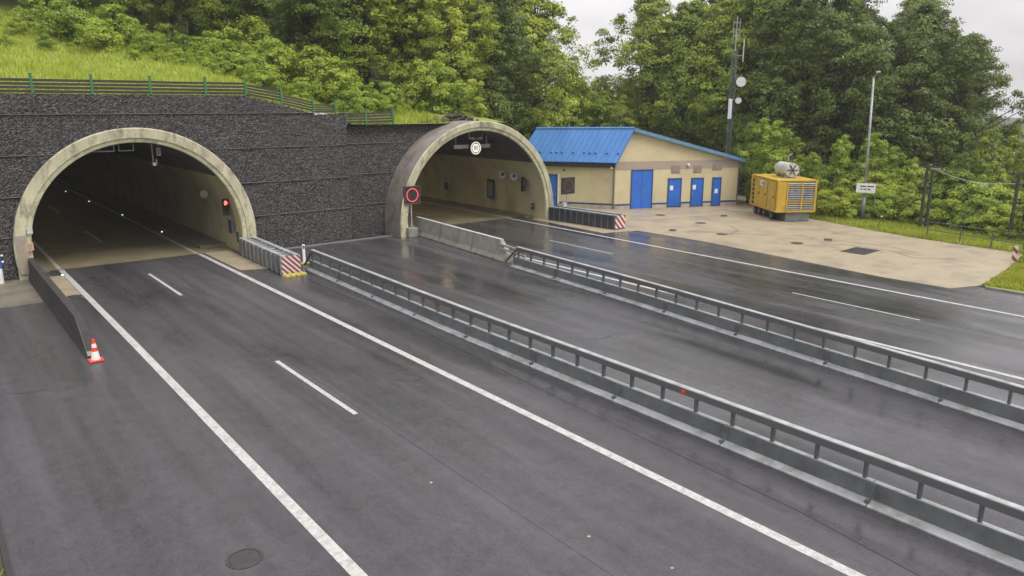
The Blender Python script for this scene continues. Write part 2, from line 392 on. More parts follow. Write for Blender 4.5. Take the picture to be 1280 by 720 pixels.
# ------------------------------------------------------------------ terrain
def sstep(a, b, x):
    t = min(1, max(0, (x - a) / (b - a))); return t * t * (3 - 2 * t)
def wall_top(X):
    if X < 16.1: return 9.38
    if X < 20.3: return 9.38 + (X - 16.1) / 4.2 * (8.30 - 9.38)
    if X < 22.3: return 8.30
    return 7.62
def hill_base(X): return 9.3 - 0.95 * sstep(15.5, 20.5, X) - 0.78 * sstep(21.5, 23.2, X)
def hill_z(X, Y):
    t = max(0.0, Y - 46.3)
    z = hill_base(X) + 0.205 * min(t, 34) + 0.30 * max(0, t - 34) * (1 if t < 90 else 90 / t)
    z -= 0.07 * max(0, X - 22) * min(1, t / 20)
    edge = 41.6 + max(0, Y - 57) * 0.75
    k = 1 - sstep(edge - 5.5, edge, X)
    z += 0.18 * math.sin(X * .5 + Y * .23) * min(1, t / 6) + 0.1 * math.sin(X * 1.1 - Y * .6) * min(1, t / 6)
    return z * k - 0.3 * (1 - k)
def ground_z(X, Y):
    return max(hill_z(X, Y), 0.0) if Y > 46.3 and X < 200 else 0.0

g = MB()
for x0, x1, y0, y1 in ((-700, 700, -700, 700),): g.quad((x0, y0, -.06), (x1, y0, -.06), (x1, y1, -.06), (x0, y1, -.06))
tag(g.build('ground', 'soil'), kind='structure')

xs = list(np.arange(-70, 62, 1.0)) + list(np.arange(62, 160, 4.0)); ys = [46.0, 46.3] + list(np.arange(47, 90, 1.0)) + list(np.arange(90, 260, 5.0))
hb = MB(); nx = len(xs)
for y in ys:
    for x in xs: hb.v.append((x, y, hill_z(x, y)))
for j in range(len(ys) - 1):
    for i in range(nx - 1):
        a = j * nx + i; hb.f.append((a, a + 1, a + nx + 1, a + nx))
tag(hb.build('hillside', 'turf', smooth=True), kind='structure')

# ------------------------------------------------------------------ road, markings, aprons
rd = MB(); rd.quad((.30, -60, 0), (40.6, -60, 0), (40.6, 47.0, 0), (.30, 47.0, 0))
road = tag(rd.build('road', 'asphalt'), kind='structure')

def strip(name, m, pts, w, z=.004, parent=road):
    b = MB()
    for (x0, y0), (x1, y1) in zip(pts, pts[1:]):
        d = Vector((x1 - x0, y1 - y0, 0)).normalized(); r = Vector((d.y, -d.x, 0)) * w / 2
        b.quad((x0 - r.x, y0 - r.y, z), (x0 + r.x, y0 + r.y, z), (x1 + r.x, y1 + r.y, z), (x1 - r.x, y1 - r.y, z))
    return b.build(name, m, parent)
strip('edge_line', 'paint', [(5.52, -40), (5.52, 30), (5.45, 46.99)], .26)
strip('edge_line', 'paint', [(13.10, -40), (12.98, 14), (12.80, 46.99)], .26)
for k in range(-3, 3):
    y0 = 18.75 + 18.0 * k
    if y0 + 6 < 47: strip('lane_dash', 'paint', [(9.04, y0), (9.0, y0 + 6)], .15)
strip('edge_line', 'paint', [(27.65, -40), (27.65, 12.5), (27.6, 46.99)], .22)
strip('edge_line', 'paint', [(35.9, -40), (36.25, 10.4), (36.8, 46.99)], .22)
for k in range(-2, 2):
    y0 = 12.95 + 18.2 * k
    strip('lane_dash', 'paint', [(31.95 + .02 * y0, y0), (31.95 + .02 * (y0 + 6), y0 + 6)], .11)
strip('joint_seal', 'seal', [(13.2, -20), (13.94, 5), (14.28, 7.7), (14.5, 15.8), (15.1, 27.3), (15.15, 37)], .035)
strip('joint_seal', 'seal', [(21.6, -20), (23.9, 12)], .03)
for pts in ([(19.6, 31.5), (20.4, 31.0), (21.2, 31.3)], [(21.5, 29.5), (22.6, 29.0), (23.4, 29.3)], [(20.2, 24.2), (21.0, 23.6), (21.9, 23.7)], [(19.0, 20.0), (19.9, 19.4), (20.6, 19.6), (21.4, 19.1)], [(8.0, 38.5), (8.9, 38.0), (9.6, 38.3)], [(1.2, 27.0), (1.7, 26.6), (2.3, 26.7)], [(11.3, 20.5), (11.8, 20.0), (12.2, 20.1)]): strip('crack', 'seal', pts, .035)
strip('paving_joint', 'seal', [(9.35, -30), (9.3, 46.9)], .012)
strip('paving_joint', 'seal', [(32.2, -30), (32.5, 46.9)], .012)
strip('paving_joint', 'seal', [(5.0, 46.85), (13.2, 46.85)], .05)

def sheet(name, m, pts, z, th=.05, kind='structure', parent=None):
    b = MB(); n = len(pts); b.poly([(x, y, z) for x, y in pts])
    for i in range(n):
        (x0, y0), (x1, y1) = pts[i], pts[(i + 1) % n]
        b.quad((x0, y0, z - th), (x1, y1, z - th), (x1, y1, z), (x0, y0, z))
    o = b.build(name, m, parent); return tag(o, kind=kind) if kind else o
apron = sheet('concrete_apron', 'apron', [(38.0, 45.4), (37.6, 37.0), (40.3, 36.2), (40.45, 30.4), (39.65, 23), (39.1, 18), (39.2, 14.6), (41.1, 13.9), (46.2, 14.5), (52.4, 15.6), (52.8, 21.4), (53.5, 25), (55.4, 31), (59.6, 39.2), (66, 42), (60, 54), (41.7, 54), (41.0, 45.9)], .012)
sheet('concrete_apron', 'apron_grey', [(-6, 39.3), (3.72, 39.35), (3.72, 45.5), (-6, 45.5)], .010)
sheet('concrete_apron', 'apron', [(4.25, 39.35), (5.32, 39.35), (5.3, 45.2), (4.25, 45.2)], .012)
sheet('concrete_apron', 'apron', [(13.15, 40.6), (14.5, 40.1), (14.6, 46.9), (13.1, 46.9)], .012)
sheet('verge', 'soil', [(-30, -60), (.22, -60), (.22, 39.2), (-30, 39.2)], .02, .1)
for pts in ([(41.2, 34.5), (43.5, 33.0), (45.4, 30.2), (46.2, 28.4), (48.0, 27.6)], [(43.2, 27.5), (44.5, 25.4), (46.6, 24.0), (46.9, 21.2), (45.6, 19.2), (47.2, 17.4)], [(47.5, 33.5), (46.0, 31.6), (44.0, 31.0)], [(42.0, 40.5), (46.0, 38.6), (51.0, 37.6)], [(47.8, 24.5), (48.2, 21.5), (47.4, 19.8)]):
    strip('crack', 'iron', pts, .06, .017, apron)
kb = MB(); kb.box((.26, -10, .03), (.10, 98, .10)); tag(kb.build('kerb', 'jersey_dark'), kind='structure')
kb = MB(); kb.box((40.68, -6, .03), (.12, 39, .10)); tag(kb.build('kerb', 'jersey'), kind='structure')
sheet('verge', 'turf', [(40.76, -60), (60, -60), (60, 14.0), (52.5, 15.5), (46.2, 14.4), (41.2, 13.8), (40.76, 13.4)], .03, .1)
sheet('verge', 'turf', [(52.9, 14), (62, 14), (66, 41.8), (59.7, 39.1), (55.5, 30.9), (53.6, 24.9), (52.9, 21.3)], .03, .1)

# ------------------------------------------------------------------ retaining wall of crushed-stone panels
rng = np.random.default_rng(7)
CUTS = [(9.57, 1.38, 5.85), (32.35, .75, 6.75)]
ROWS = [(0.0, 2.2), (2.2, 4.25), (4.25, 6.32), (6.32, 8.36), (8.36, 9.38)]
wall = empty('retaining_wall', (9.0, 45.5, 0), 'long dark crushed stone retaining wall around both tunnel portals', 'retaining wall')
def stone_panel(x0, x1, z0, z1, Y, amp=.05, cell=.095):
    nx, nz = max(2, int(round((x1 - x0) / cell))), max(2, int(round((z1 - z0) / cell)))
    X = np.linspace(x0, x1, nx + 1); Z = np.linspace(z0, z1, nz + 1)
    gx, gz = np.meshgrid(X, Z)
    dy = rng.random(gx.shape) ** 1.5 * amp + .03 * np.sin(gx * 2.1) * np.sin(gz * 2.7)
    jx = (rng.random(gx.shape) - .5) * cell * .5; jz = (rng.random(gx.shape) - .5) * cell * .5
    edge = np.zeros(gx.shape, bool); edge[0] = edge[-1] = True; edge[:, 0] = edge[:, -1] = True
    jx[edge] = 0; jz[edge] = 0
    b = MB(); w = nx + 1
    b.v = [(float(a + p), float(Y - d), float(c + q)) for a, p, d, c, q in zip(gx.ravel(), jx.ravel(), dy.ravel(), gz.ravel(), jz.ravel())]
    for j in range(nz):
        for i in range(nx):
            cx, cz = (X[i] + X[i + 1]) / 2, (Z[j] + Z[j + 1]) / 2
            if cz > wall_top(cx) - .02: continue
            if any((cx - a) ** 2 + (cz - c) ** 2 < r * r or (cz < c and abs(cx - a) < r) for a, c, r in CUTS): continue
            k = j * w + i; b.f.append((k, k + 1, k + w + 1, k + w))
    if not b.f: return
    used = sorted({q for f in b.f for q in f}); re = {q: i for i, q in enumerate(used)}
    b.v = [b.v[q] for q in used]; b.f = [tuple(re[q] for q in f) for f in b.f]
    b.build('stone_panel', 'stone', wall)
xe = [-9.0, -5.9, -2.8, .3, 3.4, 6.5, 9.6, 12.7, 15.8, 19.0, 22.3]
for r, (z0, z1) in enumerate(ROWS):
    Y = 45.5 + (.12 if r == 4 else 0)
    for a, c in zip(xe, xe[1:]): stone_panel(a, c, z0, z1, Y)
    js = MB()
    if r < 4: js.box(((xe[0] + xe[-1]) / 2, 45.455, z1), (xe[-1] - xe[0], .10, .02)) if r == 3 else None
    if r == 3: js.build('panel_joint', 'joint', wall)
    elif r < 3:
        for lo, hi in ((-9, 9.57 - math.sqrt(max(.01, 36 - (z1 - 1.38) ** 2))), (9.57 + math.sqrt(max(.01, 36 - (z1 - 1.38) ** 2)), 22.3)):
            MB().box(((lo + hi) / 2, 45.46, z1), (hi - lo, .10, .016)).build('panel_joint', 'joint', wall)
xe2 = [22.32, 25.3, 28.3, 31.3, 34.3, 36.4]
for z0, z1 in ((0, 2.2), (2.2, 4.28), (4.28, 6.32), (6.32, 7.62)):
    for a, c in zip(xe2, xe2[1:]): stone_panel(a, c, z0, z1, 46.5)
    if z1 < 7: MB().box(((22.32 + 27) / 2, 46.46, z1), (27 - 22.32, .10, .016)).build('panel_joint', 'joint', wall)
# return of the thicker section and the thin kerb along its foot
MB().box((22.31, 46.0, 4.17), (.05, 1.0, 8.3)).build('panel_return', 'stone', wall)
MB().box((20.8, 45.2, .03), (11.0, .14, .07), rz=.03).build('foot_kerb', 'joint', wall)

# ------------------------------------------------------------------ tunnel portals
ORDN = ['first', 'second', 'third', 'fourth', 'fifth']
def arc_pts(cx, cz, r, n=48):
    """open arch from the ground on the left over the crown to the ground on the right"""
    a = math.asin(min(.99, cz / r)); t0, t1 = math.pi + a * .55, -a * .55
    pts = [(cx + r * math.cos(t0), 0.0)] + [(cx + r * math.cos(t0 + (t1 - t0) * k / n), cz + r * math.sin(t0 + (t1 - t0) * k / n)) for k in range(n + 1)] + [(cx + r * math.cos(t1), 0.0)]
    return [(x, max(0, z)) for x, z in pts]
def shell(b, prof_list, closed_end=False):
    """skins consecutive (points, y) arches"""
    i = len(b.v); n = len(prof_list[0][0])
    for pts, y in prof_list: b.v += [(x, y, z) for x, z in pts]
    for j in range(len(prof_list) - 1):
        for k in range(n - 1):
            a = i + j * n + k; b.f.append((a, a + 1, a + n + 1, a + n))
    return b
def portal(cx, cz, ri, ro, yf, yback, label, deep, step=.26):
    t = empty('tunnel_portal', (cx, yf, 0), label, 'tunnel portal')
    po, pm, pi = arc_pts(cx, cz, ro), arc_pts(cx, cz, ri + step), arc_pts(cx, cz, ri)
    shell(MB(), [(po, yf + .05), (arc_pts(cx, cz, ro - .05), yf), (pm, yf + .04), (pm, yf + .12)]).build('portal_ring', 'ring', t, smooth=False)
    shell(MB(), [(arc_pts(cx, cz, ri + step + .02), yf + .10), (arc_pts(cx, cz, ri + .04), yf + .16), (pi, yf + .20), (pi, yf + .36)]).build('inner_rim', 'rim', t)
    shell(MB(), [(po, yf + .05), (po, yback)]).build('barrel', 'barrel', t, smooth=True)
    # lining in two coats: pale to 4.8 m, dark above
    a, c = [], []
    n = 60; al = math.asin(min(.99, cz / ri)) * .55
    left, mid, right = [], [], []
    for k in range(n + 1):
        th = math.pi + al + (-al - (math.pi + al)) * k / n
        x, z = cx + (ri + .01) * math.cos(th), max(0.0, cz + (ri + .01) * math.sin(th))
        if z < 4.75: (left if x < cx else right).append((x, z))
        else: mid.append((x, z))
    mid = [left[-1]] + mid + [right[0]]
    left = [(left[0][0], 0.0)] + left; right = right + [(right[-1][0], 0.0)]
    ysec = [yf + .35 + q for q in range(0, 40, 8)] + [yf + 41 + q for q in range(0, deep - 40, 20)]
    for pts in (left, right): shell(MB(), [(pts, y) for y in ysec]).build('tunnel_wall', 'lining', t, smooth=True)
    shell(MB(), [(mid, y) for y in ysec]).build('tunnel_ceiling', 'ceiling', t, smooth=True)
    ye = ysec[-1]
    MB().quad((cx - ri - 1, ye, 0), (cx + ri + 1, ye, 0), (cx + ri + 1, ye, cz + ri + 1), (cx - ri - 1, ye, cz + ri + 1)).build('tunnel_end', 'ceiling', t)
    return t, ye
pl, ye1 = portal(9.57, 1.38, 5.45, 6.25, 45.15, 45.9, 'left tunnel portal, round stained concrete arch set in the dark stone wall', 170)
pr, ye2 = portal(32.35, .75, 6.3, 6.98, 44.2, 46.9, 'right tunnel portal, wider pale arch projecting beside the blue roofed building', 170)
for cx, ri, ye, par, w0, w1 in ((9.57, 5.45, ye1, pl, 4.22, 5.05), (32.35, 6.3, ye2, pr, 26.7, 27.3)):
    fl = MB().quad((cx - ri - .3, 46.9, .006), (cx + ri + .3, 46.9, .006), (cx + ri + .3, ye, .006), (cx - ri - .3, ye, .006))
    tag(fl.build('tunnel_road', 'tunnel_floor'), kind='structure')
tr = [o for o in bpy.data.objects if o.name.startswith('tunnel_road')]
for (x, p) in ((5.42, 0), (12.72, 0), (27.55, 1), (36.95, 1)): strip('edge_line', 'paint', [(x, 47.0), (x, 150)], .2, .011, tr[p])
for y in range(52, 140, 18): strip('lane_dash', 'paint', [(8.95, y + 2.8), (8.95, y + 8.8)], .15, .011, tr[0]); strip('lane_dash', 'paint', [(32.6, y), (32.6, y + 6)], .15, .011, tr[1])
for x0, x1, y0, p in ((3.9, 4.85, 46.5, pl), (13.35, 15.1, 48.5, pl), (37.9, 39.5, 46.0, pr), (26.5, 27.2, 46.0, pr)):
    MB().box(((x0 + x1) / 2, (y0 + 200) / 2, .09), (x1 - x0, 200 - y0, .16)).build('walkway', 'walkway', p)

# hooded sodium luminaires on the crowns, lit, facing the road
def tunnel_lamp(x, y, z, label, watt):
    t = empty('tunnel_lamp', (x, y, z), label, 'tunnel lamp', 'sodium lamps of the tunnels')
    b = MB(); b.box((x, y, z + .07), (.34, 1.3, .04))
    for s in (-1, 1): b.box((x + s * .155, y, z), (.03, 1.3, .12)); b.box((x, y + s * .635, z), (.28, .03, .12))
    b.build('hood', 'galv_dark', t)
    MB().tube((x, y, z + .08), (x, y, z + .4), .03).build('hanger', 'galv', t)
    l = bpy.data.lights.new('sodium_light', 'AREA'); l.shape = 'RECTANGLE'; l.size = .26; l.size_y = 1.2; l.energy = watt; l.color = (1.0, .80, .42)
    o = bpy.data.objects.new('sodium_light', l); COL.objects.link(o); o.parent = t; o.location = (0, 0, .03)
for k in range(5):
    tunnel_lamp(6.6, 53.0 + 11 * k, 5.55, ORDN[k] + ' sodium lamp from the mouth under the left tunnel crown', 9)
    tunnel_lamp(33.5, 51.0 + 11 * k, 6.45, ORDN[k] + ' sodium lamp from the mouth under the right tunnel crown', 55)
# plates on the left portal, door hatch on its right side
MB().box((4.12, 45.12, 2.55), (.26, .03, .34)).build('number_plate', 'white_steel', pl)
MB().box((4.02, 45.12, 1.72), (.34, .03, .42)).build('warning_plate', mat('faded orange plate', (.55, .27, .12), .5, (.4, .3, .2), 8), pl)
MB().box((4.02, 45.10, 1.72), (.2, .02, .25)).build('warning_mark', 'grey_plate', pl)
MB().box((3.68, 45.13, 1.3), (.52, .04, 2.0)).build('patched_panel', 'grey_plate', pl)
MB().box((14.72, 46.6, 1.55), (.06, .45, .85)).build('hatch', 'blue_dark', pl)
MB().box((14.80, 45.6, 1.0), (.08, .2, .62)).build('call_box', 'dark', pl)

# ------------------------------------------------------------------ board fence on the wall top
def board_fence(label, bays, loc):
    t = empty('board_fence', loc, label, 'fence')
    pst = {}
    for (x0, b0, t0), (x1, b1, t1) in bays:
        L = math.hypot(x1 - x0, t1 - t0); sl = (t1 - t0) / (x1 - x0)
        n = 4
        for k in range(n):
            f = (k + .55) / n
            za, zb = b0 + (t0 - b0) * f, b1 + (t1 - b1) * f; h = (t0 - b0) / n * .74
            b = MB(); lean = random.uniform(-.012, .012)
            b.sweep([(-.018, -h / 2), (.018, -h / 2), (.018, h / 2), (-.018, h / 2)],
                    [((x0 + .04, 45.98 + lean, za + random.uniform(-.01, .01)), (0, 1)), ((x1 - .04, 45.98 - lean, zb + random.uniform(-.01, .01)), (0, 1))])
            b.build('board', 'board', t)
        for x, bb, tt in ((x0, b0, t0), (x1, b1, t1)):
            lo, hi = pst.get(x, (bb, tt)); pst[x] = (min(lo, bb), max(hi, tt))
    for x, (lo, hi) in pst.items():
        b = MB(); b.box((x, 45.92, (lo + hi) / 2 + .05), (.13, .09, hi - lo + .36)); b.box((x, 45.92, hi + .245), (.15, .11, .03))
        b.build('post', 'green_post', t)
random.seed(3)
Z0 = 9.40
bays = []
px_ = [-3.3, -.5, 2.4, 5.24, 7.96, 10.84, 13.81, 16.12]
for a, c in zip(px_, px_[1:]): bays.append(((a, Z0, Z0 + .74), (c, Z0, Z0 + .74)))
bays.append(((16.12, 9.38, 10.06), (18.29, 9.02, 9.72))); bays.append(((18.29, 8.86, 9.48), (20.32, 8.42, 9.06))); bays.append(((20.32, 8.36, 8.92), (21.84, 8.32, 8.86)))
board_fence('brown board fence with green posts along the upper wall above the left tunnel', bays, (9, 45.95, 9.4))
board_fence('short low stretch of board fence with green posts left of the right portal', [((22.5, 7.66, 8.32), (24.0, 7.66, 8.36)), ((24.0, 7.66, 8.36), (26.04, 7.68, 8.42))], (24.2, 45.95, 7.65))

# riprap above the right portal
rr = MB(); random.seed(11)
for k in range(150):
    x = random.uniform(28.6, 34.2); y = random.uniform(46.5, 47.8); r = random.uniform(.10, .24)
    top = .75 + math.sqrt(max(0.1, 6.98 ** 2 - (x - 32.35) ** 2))
    z = max(top, 7.5) + random.uniform(-.05, .5) * (1 - abs(x - 31.3) / 3.6)
    i = len(rr.v)
    pts = [Vector((random.gauss(0, 1), random.gauss(0, 1), random.gauss(0, 1))).normalized() for _ in range(1)]
    for u, v, w_ in ((1, 0, 0), (-1, 0, 0), (0, 1, 0), (0, -1, 0), (0, 0, 1), (0, 0, -1)):
        q = r * random.uniform(.7, 1.3); rr.v.append((x + u * q + random.uniform(-.04, .04), y + v * q, z + w_ * q * .8))
    for f in ((0, 2, 4), (2, 1, 4), (1, 3, 4), (3, 0, 4), (2, 0, 5), (1, 2, 5), (3, 1, 5), (0, 3, 5)): rr.f.append(tuple(i + q for q in f))
tag(rr.build('riprap', 'stone'), 'heap of dark broken stone on the crown of the right portal', 'stones', kind='stuff')

# ------------------------------------------------------------------ steel barriers
FOOT = [(-.30, 0), (-.30, .04), (-.28, .055), (-.085, .13), (-.075, .52), (-.07, .55), (.07, .55), (.075, .52), (.085, .13), (.28, .055), (.30, .04), (.30, 0)]
PLATE = [(-.166, .185), (-.171, .40), (-.166, .56), (.166, .56), (.171, .40), (.166, .185)]
def barrier(label, path, y_start, y_end, post_phase, group, refl=()):
    """path: x as function of y, running from y_start (far) to y_end (near)"""
    t = empty('steel_barrier', (path(y_start), y_start, 0), label, 'crash barrier')
    def rv(y):
        d = Vector((path(y + .5) - path(y - .5), 1.0, 0)).normalized(); return (d.y, -d.x)
    y = y_start; seg = 3.94
    while y > y_end:
        y2 = max(y_end, y - seg); ym = [y - .012, (y + y2) / 2, y2 + .012]
        b = MB(); b.sweep(FOOT, [((path(q), q, .006), rv(q)) for q in ym]); b.build('base_unit', 'galv', t)
        b = MB(); b.sweep([(-.098, .135), (-.092, .535), (-.078, .535), (-.088, .135)], [((path(q), q, .006), rv(q)) for q in (y - .04, (y + y2) / 2, y2 + .04)]); b.build('side_plate', 'galv_dark', t)
        b = MB(); b.sweep([(.098, .135), (.092, .535), (.078, .535), (.088, .135)], [((path(q), q, .006), rv(q)) for q in (y - .04, (y + y2) / 2, y2 + .04)]); b.build('side_plate', 'galv_dark', t)
        r = rv(y2)
        if y2 > y_end:
            b = MB(); b.box((path(y2) - .2 * r[0], y2 + .02, .115), (.12, .10, .05)); b.box((path(y2) - .10, y2, .34), (.014, .2, .3)); [b.box((path(y2) - .108, y2 + dy_, z_), (.016, .03, .03)) for dy_ in (-.07, .07, -.16, .16) for z_ in (.24, .34, .44)]; b.build('coupling', 'post_steel' if random.random() < .4 else 'galv_dark', t)
        y = y2
    y = y_start - .3
    while y > y_end:
        y2 = max(y_end, y - seg)
        b = MB(); b.sweep([(-.085, .95), (-.09, .96), (-.09, 1.15), (-.08, 1.165), (.08, 1.165), (.09, 1.15), (.09, .96), (.085, .95)], [((path(q), q, .006), rv(q)) for q in (y - .004, y2 + .004)])
        b.build('top_rail', 'galv', t)
        b = MB(); b.sweep([(-.092, .952), (-.098, .955), (-.098, 1.135), (-.092, 1.14)], [((path(q), q, .006), rv(q)) for q in (y - .01, y2 + .01)])
        b.build('rail_side', 'post_steel', t)
        y = y2
    # sloping lead-in of the top rail
    a = Vector((path(y_start - .3), y_start - .3, 1.08)); c = Vector((path(y_start + .9), y_start + .9, .12))
    MB().sweep([(-.05, -.05), (-.05, .05), (.05, .05), (.05, -.05)], [(a, rv(y_start)), (c, rv(y_start))]).build('end_ramp', 'post_steel', t)
    pb = MB(); pb.box((0, 0, .75), (.09, .05, .40)); pb.box((0, .03, .75), (.11, .008, .40)); pb.box((0, -.03, .75), (.11, .008, .40))
    first = None; y = y_start - post_phase; 
    while y > y_end:
        if first is None:
            first = pb.build('post', 'post_steel', t, local=True); o = first
        else: o = share(first, 'post', t)
        o.location = (path(y) - t.location.x, y - y_start, 0)
        y -= 1.19
    for ry in refl:
        MB().box((path(ry) - .11, ry, 1.05), (.03, .12, .09)).build('reflector', 'orange', t)
random.seed(21)
barrier('nearer steel crash barrier with posts and top rail, beside the left carriageway', lambda y: 15.90 + max(0, y - 24) * .028 + max(0, 10 - y) * -.004, 38.4, -14, .35, 'b', (12.25,))
barrier('farther steel crash barrier running on from the concrete blocks, along the right carriageway', lambda y: 23.24 + .104 * (y - 6.1) - max(0, y - 22) * .03, 32.1, -14, .4, 'b')

# concrete blocks before the right portal
def jersey_prof(h, bw, tw, foot=.24): return [(-bw, 0), (-bw, .07), (-(bw * .62 + .02), foot), (-tw, h), (tw, h), (bw * .62 + .02, foot), (bw, .07), (bw, 0)]
jpts = [(27.15, 45.0), (26.8, 41.15), (26.45, 37.0), (26.15, 33.2)]
lab = ['concrete barrier block nearest the right portal, beside the red ring sign', 'middle concrete barrier block of the three before the right portal', 'concrete barrier block with sloped end meeting the farther steel barrier']
for k in range(3):
    (x0, y0), (x1, y1) = jpts[k], jpts[k + 1]
    d = Vector((x1 - x0, y1 - y0, 0)).normalized(); r = (-d.y, d.x)
    t = empty('concrete_barrier_block', ((x0 + x1) / 2, (y0 + y1) / 2, 0), lab[k], 'barrier block', 'concrete blocks before the right portal')
    A = Vector((x0, y0, .008)) + d * .035; B = Vector((x1, y1, .008)) - d * .035
    P = jersey_prof(1.2, .38, .11, .3)
    b = MB()
    if k < 2: b.sweep(P, [(A, r), (B, r)])
    else:
        C = A + (B - A) * .80
        b.sweep(P, [(A, r), (C, r)]); Q = [(x, min(z, .42)) for x, z in P]; b.sweep(P, [(C, r), (C, r)], caps=False)
        b.sweep([P[0], P[1], P[2], P[3], P[4], P[5], P[6], P[7]], [(C, r)], caps=False)
        i = len(b.v); n = len(P)
        for x, z in P: b.v.append((C.x + r[0] * x, C.y + r[1] * x, .008 + z))
        for x, z in Q: b.v.append((B.x + r[0] * x, B.y + r[1] * x, .008 + z))
        for q in range(n): b.f.append((i + q, i + (q + 1) % n, i + n + (q + 1) % n, i + n + q))
        b.f.append(tuple(i + n + q for q in reversed(range(n))))
    b.build('block', 'jersey', t, bevel=.015)
    if k < 2: MB().sweep([(x * 1.012, z * 1.004 + .004) for x, z in P], [(B + d * .005, r), (B + d * .04, r)]).build('joint_plate', 'dark', t)
    mid = (A + B) / 2
    MB().sweep([(-.115, 1.202), (-.115, 1.216), (.115, 1.216), (.115, 1.202)], [(A, r), (A + (B - A) * (.79 if k == 2 else .995), r)]).build('top_strip', 'white_steel', t)
    for s in (.2, .72):
        p = A + (B - A) * s; MB().box((p.x - .36, p.y, .05), (.02, .5, .07)).build('drain_slot', 'dark', t)
t = empty('concrete_footing', (26.25, 44.3, 0), 'small concrete footing block under the red ring sign', 'footing')
MB().box((26.2, 44.25, .32), (.75, .7, .64)).build('block', 'jersey', t, bevel=.03)
t = empty('rail_transition', (25.95, 32.5, 0), 'short double steel rail joining the last concrete block to the farther barrier', 'guard rail')
for z in (.62, .86): MB().sweep([(-.05, -.06), (-.05, .06), (.05, .06), (.05, -.06)], [((26.05, 34.0, z + .1), (1, 0)), ((25.86, 31.4, z), (1, 0))]).build('rail', 'galv', t)
MB().box((25.9, 32.4, .35), (.12, .12, .7)).build('post', 'galv_dark', t)

# left concrete barrier with ramp end
t = empty('concrete_barrier_wall', (4.0, 37, 0), 'dark concrete barrier with ramped end left of the left carriageway', 'barrier wall')
P = jersey_prof(1.1, .2, .125, .3); ys_ = [45.3, 41.4, 37.4, 33.4]
for a, c in zip(ys_, ys_[1:]): MB().sweep(P, [((3.97, a, .012), (1, 0)), ((3.97, c + .02, .012), (1, 0))]).build('barrier_segment', 'jersey_dark', t)
b = MB(); n = len(P)
for y, k, wx in ((33.4, 1, 1), (31.2, 1, 1), (30.2, .62, 1.15), (29.2, .06, 1.3)):
    for x, z in P: b.v.append((3.97 + x * wx + (wx - 1) * .1, y, .012 + z * k))
for j in range(3):
    for q in range(n): b.f.append((j * n + q, j * n + (q + 1) % n, (j + 1) * n + (q + 1) % n, (j + 1) * n + q))
b.f.append(tuple(3 * n + q for q in range(n))); b.f.append(tuple(reversed(range(n))))
b.build('ramp_end', 'jersey_dark', t)
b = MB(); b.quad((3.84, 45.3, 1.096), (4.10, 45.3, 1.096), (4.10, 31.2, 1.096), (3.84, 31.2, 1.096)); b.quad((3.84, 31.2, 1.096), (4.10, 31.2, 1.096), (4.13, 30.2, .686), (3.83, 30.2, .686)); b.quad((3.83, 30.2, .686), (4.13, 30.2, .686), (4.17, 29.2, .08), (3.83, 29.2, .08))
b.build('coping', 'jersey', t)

# traffic cone
t = empty('traffic_cone', (4.0, 28.75, 0), 'orange and white traffic cone at the end of the dark concrete barrier', 'traffic cone')
MB().box((4.0, 28.75, .035), (.46, .46, .06)).build('base', 'orange', t, bevel=.02)
for z0, z1, m in ((.06, .20, 'white'), (.20, .36, 'white'), (.36, .50, 'orange'), (.50, .64, 'white'), (.64, .80, 'orange')):
    r0, r1 = .16 - .145 * z0, .16 - .145 * z1
    MB().lathe([(r0, z0), (r1, z1), (0.001, z1)], (4.0, 28.75, 0.004), 20).build('sleeve' if m == 'white' else 'cone_body', m, t, smooth=False)

# crash cushions
def cushion(label, p0, p1, w, h, nb, stripe, m_body, m_frame='galv'):
    """p0 rear centre, p1 nose centre"""
    d = Vector((p1[0] - p0[0], p1[1] - p0[1], 0)); L = d.length; d.normalize(); r = Vector((-d.y, d.x, 0)) ; rz = math.atan2(d.y, d.x) + math.pi / 2
    t = empty('crash_cushion', (p1[0], p1[1], 0), label, 'crash cushion')
    for k in range(nb):
        a = L * k / nb; c = L * (k + 1) / nb - .03; m = Vector((p0[0], p0[1], 0)) + d * (a + c) / 2
        hh = h * random.uniform(.97, 1.0)
        b = MB(); b.box((m.x, m.y, .02 + hh / 2), (w, c - a, hh), rz); b.build('bay', m_body, t, bevel=.03)
        m2 = Vector((p0[0], p0[1], 0)) + d * c
        b = MB(); b.box((m2.x, m2.y, .03 + hh / 2), (w + .06, .07, hh + .03), rz); b.build('frame', m_frame, t)
    for s in (-1, 1):
        b = MB(); A = Vector((p0[0], p0[1], 0)) + r * s * (w / 2 - .16); B = Vector((p1[0], p1[1], 0)) + r * s * (w / 2 - .16)
        b.sweep([(-.13, h + .04), (-.13, h + .10), (.13, h + .10), (.13, h + .04)], [(A, (r.x, r.y)), (B, (r.x, r.y))]); b.build('top_beam', 'galv', t)
    o = MB(); o.box((0, 0, 0), (w * .98, .05, h * .96)); q = o.build('striped_panel', stripe, t, local=True)
    q.location = (d.x * .06, d.y * .06, .08 + h / 2); q.rotation_euler = (0, 0, rz)
    return t, d, r
random.seed(5)
t, d, r = cushion('crash cushion with striped nose and yellow feet at the left portal', (15.15, 45.0), (14.95, 37.9), 1.05, .95, 10, 'stripe_fine', 'galv_dark')
for k in range(4):
    for j in range(2):
        b = MB(); b.lathe([(.02, 0), (.17, 0), (.15, .08), (.07, .14), (.001, .15)], (14.5 + .30 * k + .03 * j, 37.62 - .26 * j, .01), 10); b.build('foot', 'yellow_dull', t)
cushion('long dark crash cushion with red and white nose right of the right portal', (39.3, 44.2), (39.75, 37.45), 1.15, .98, 11, 'stripe', 'cushion', 'galv_dark')

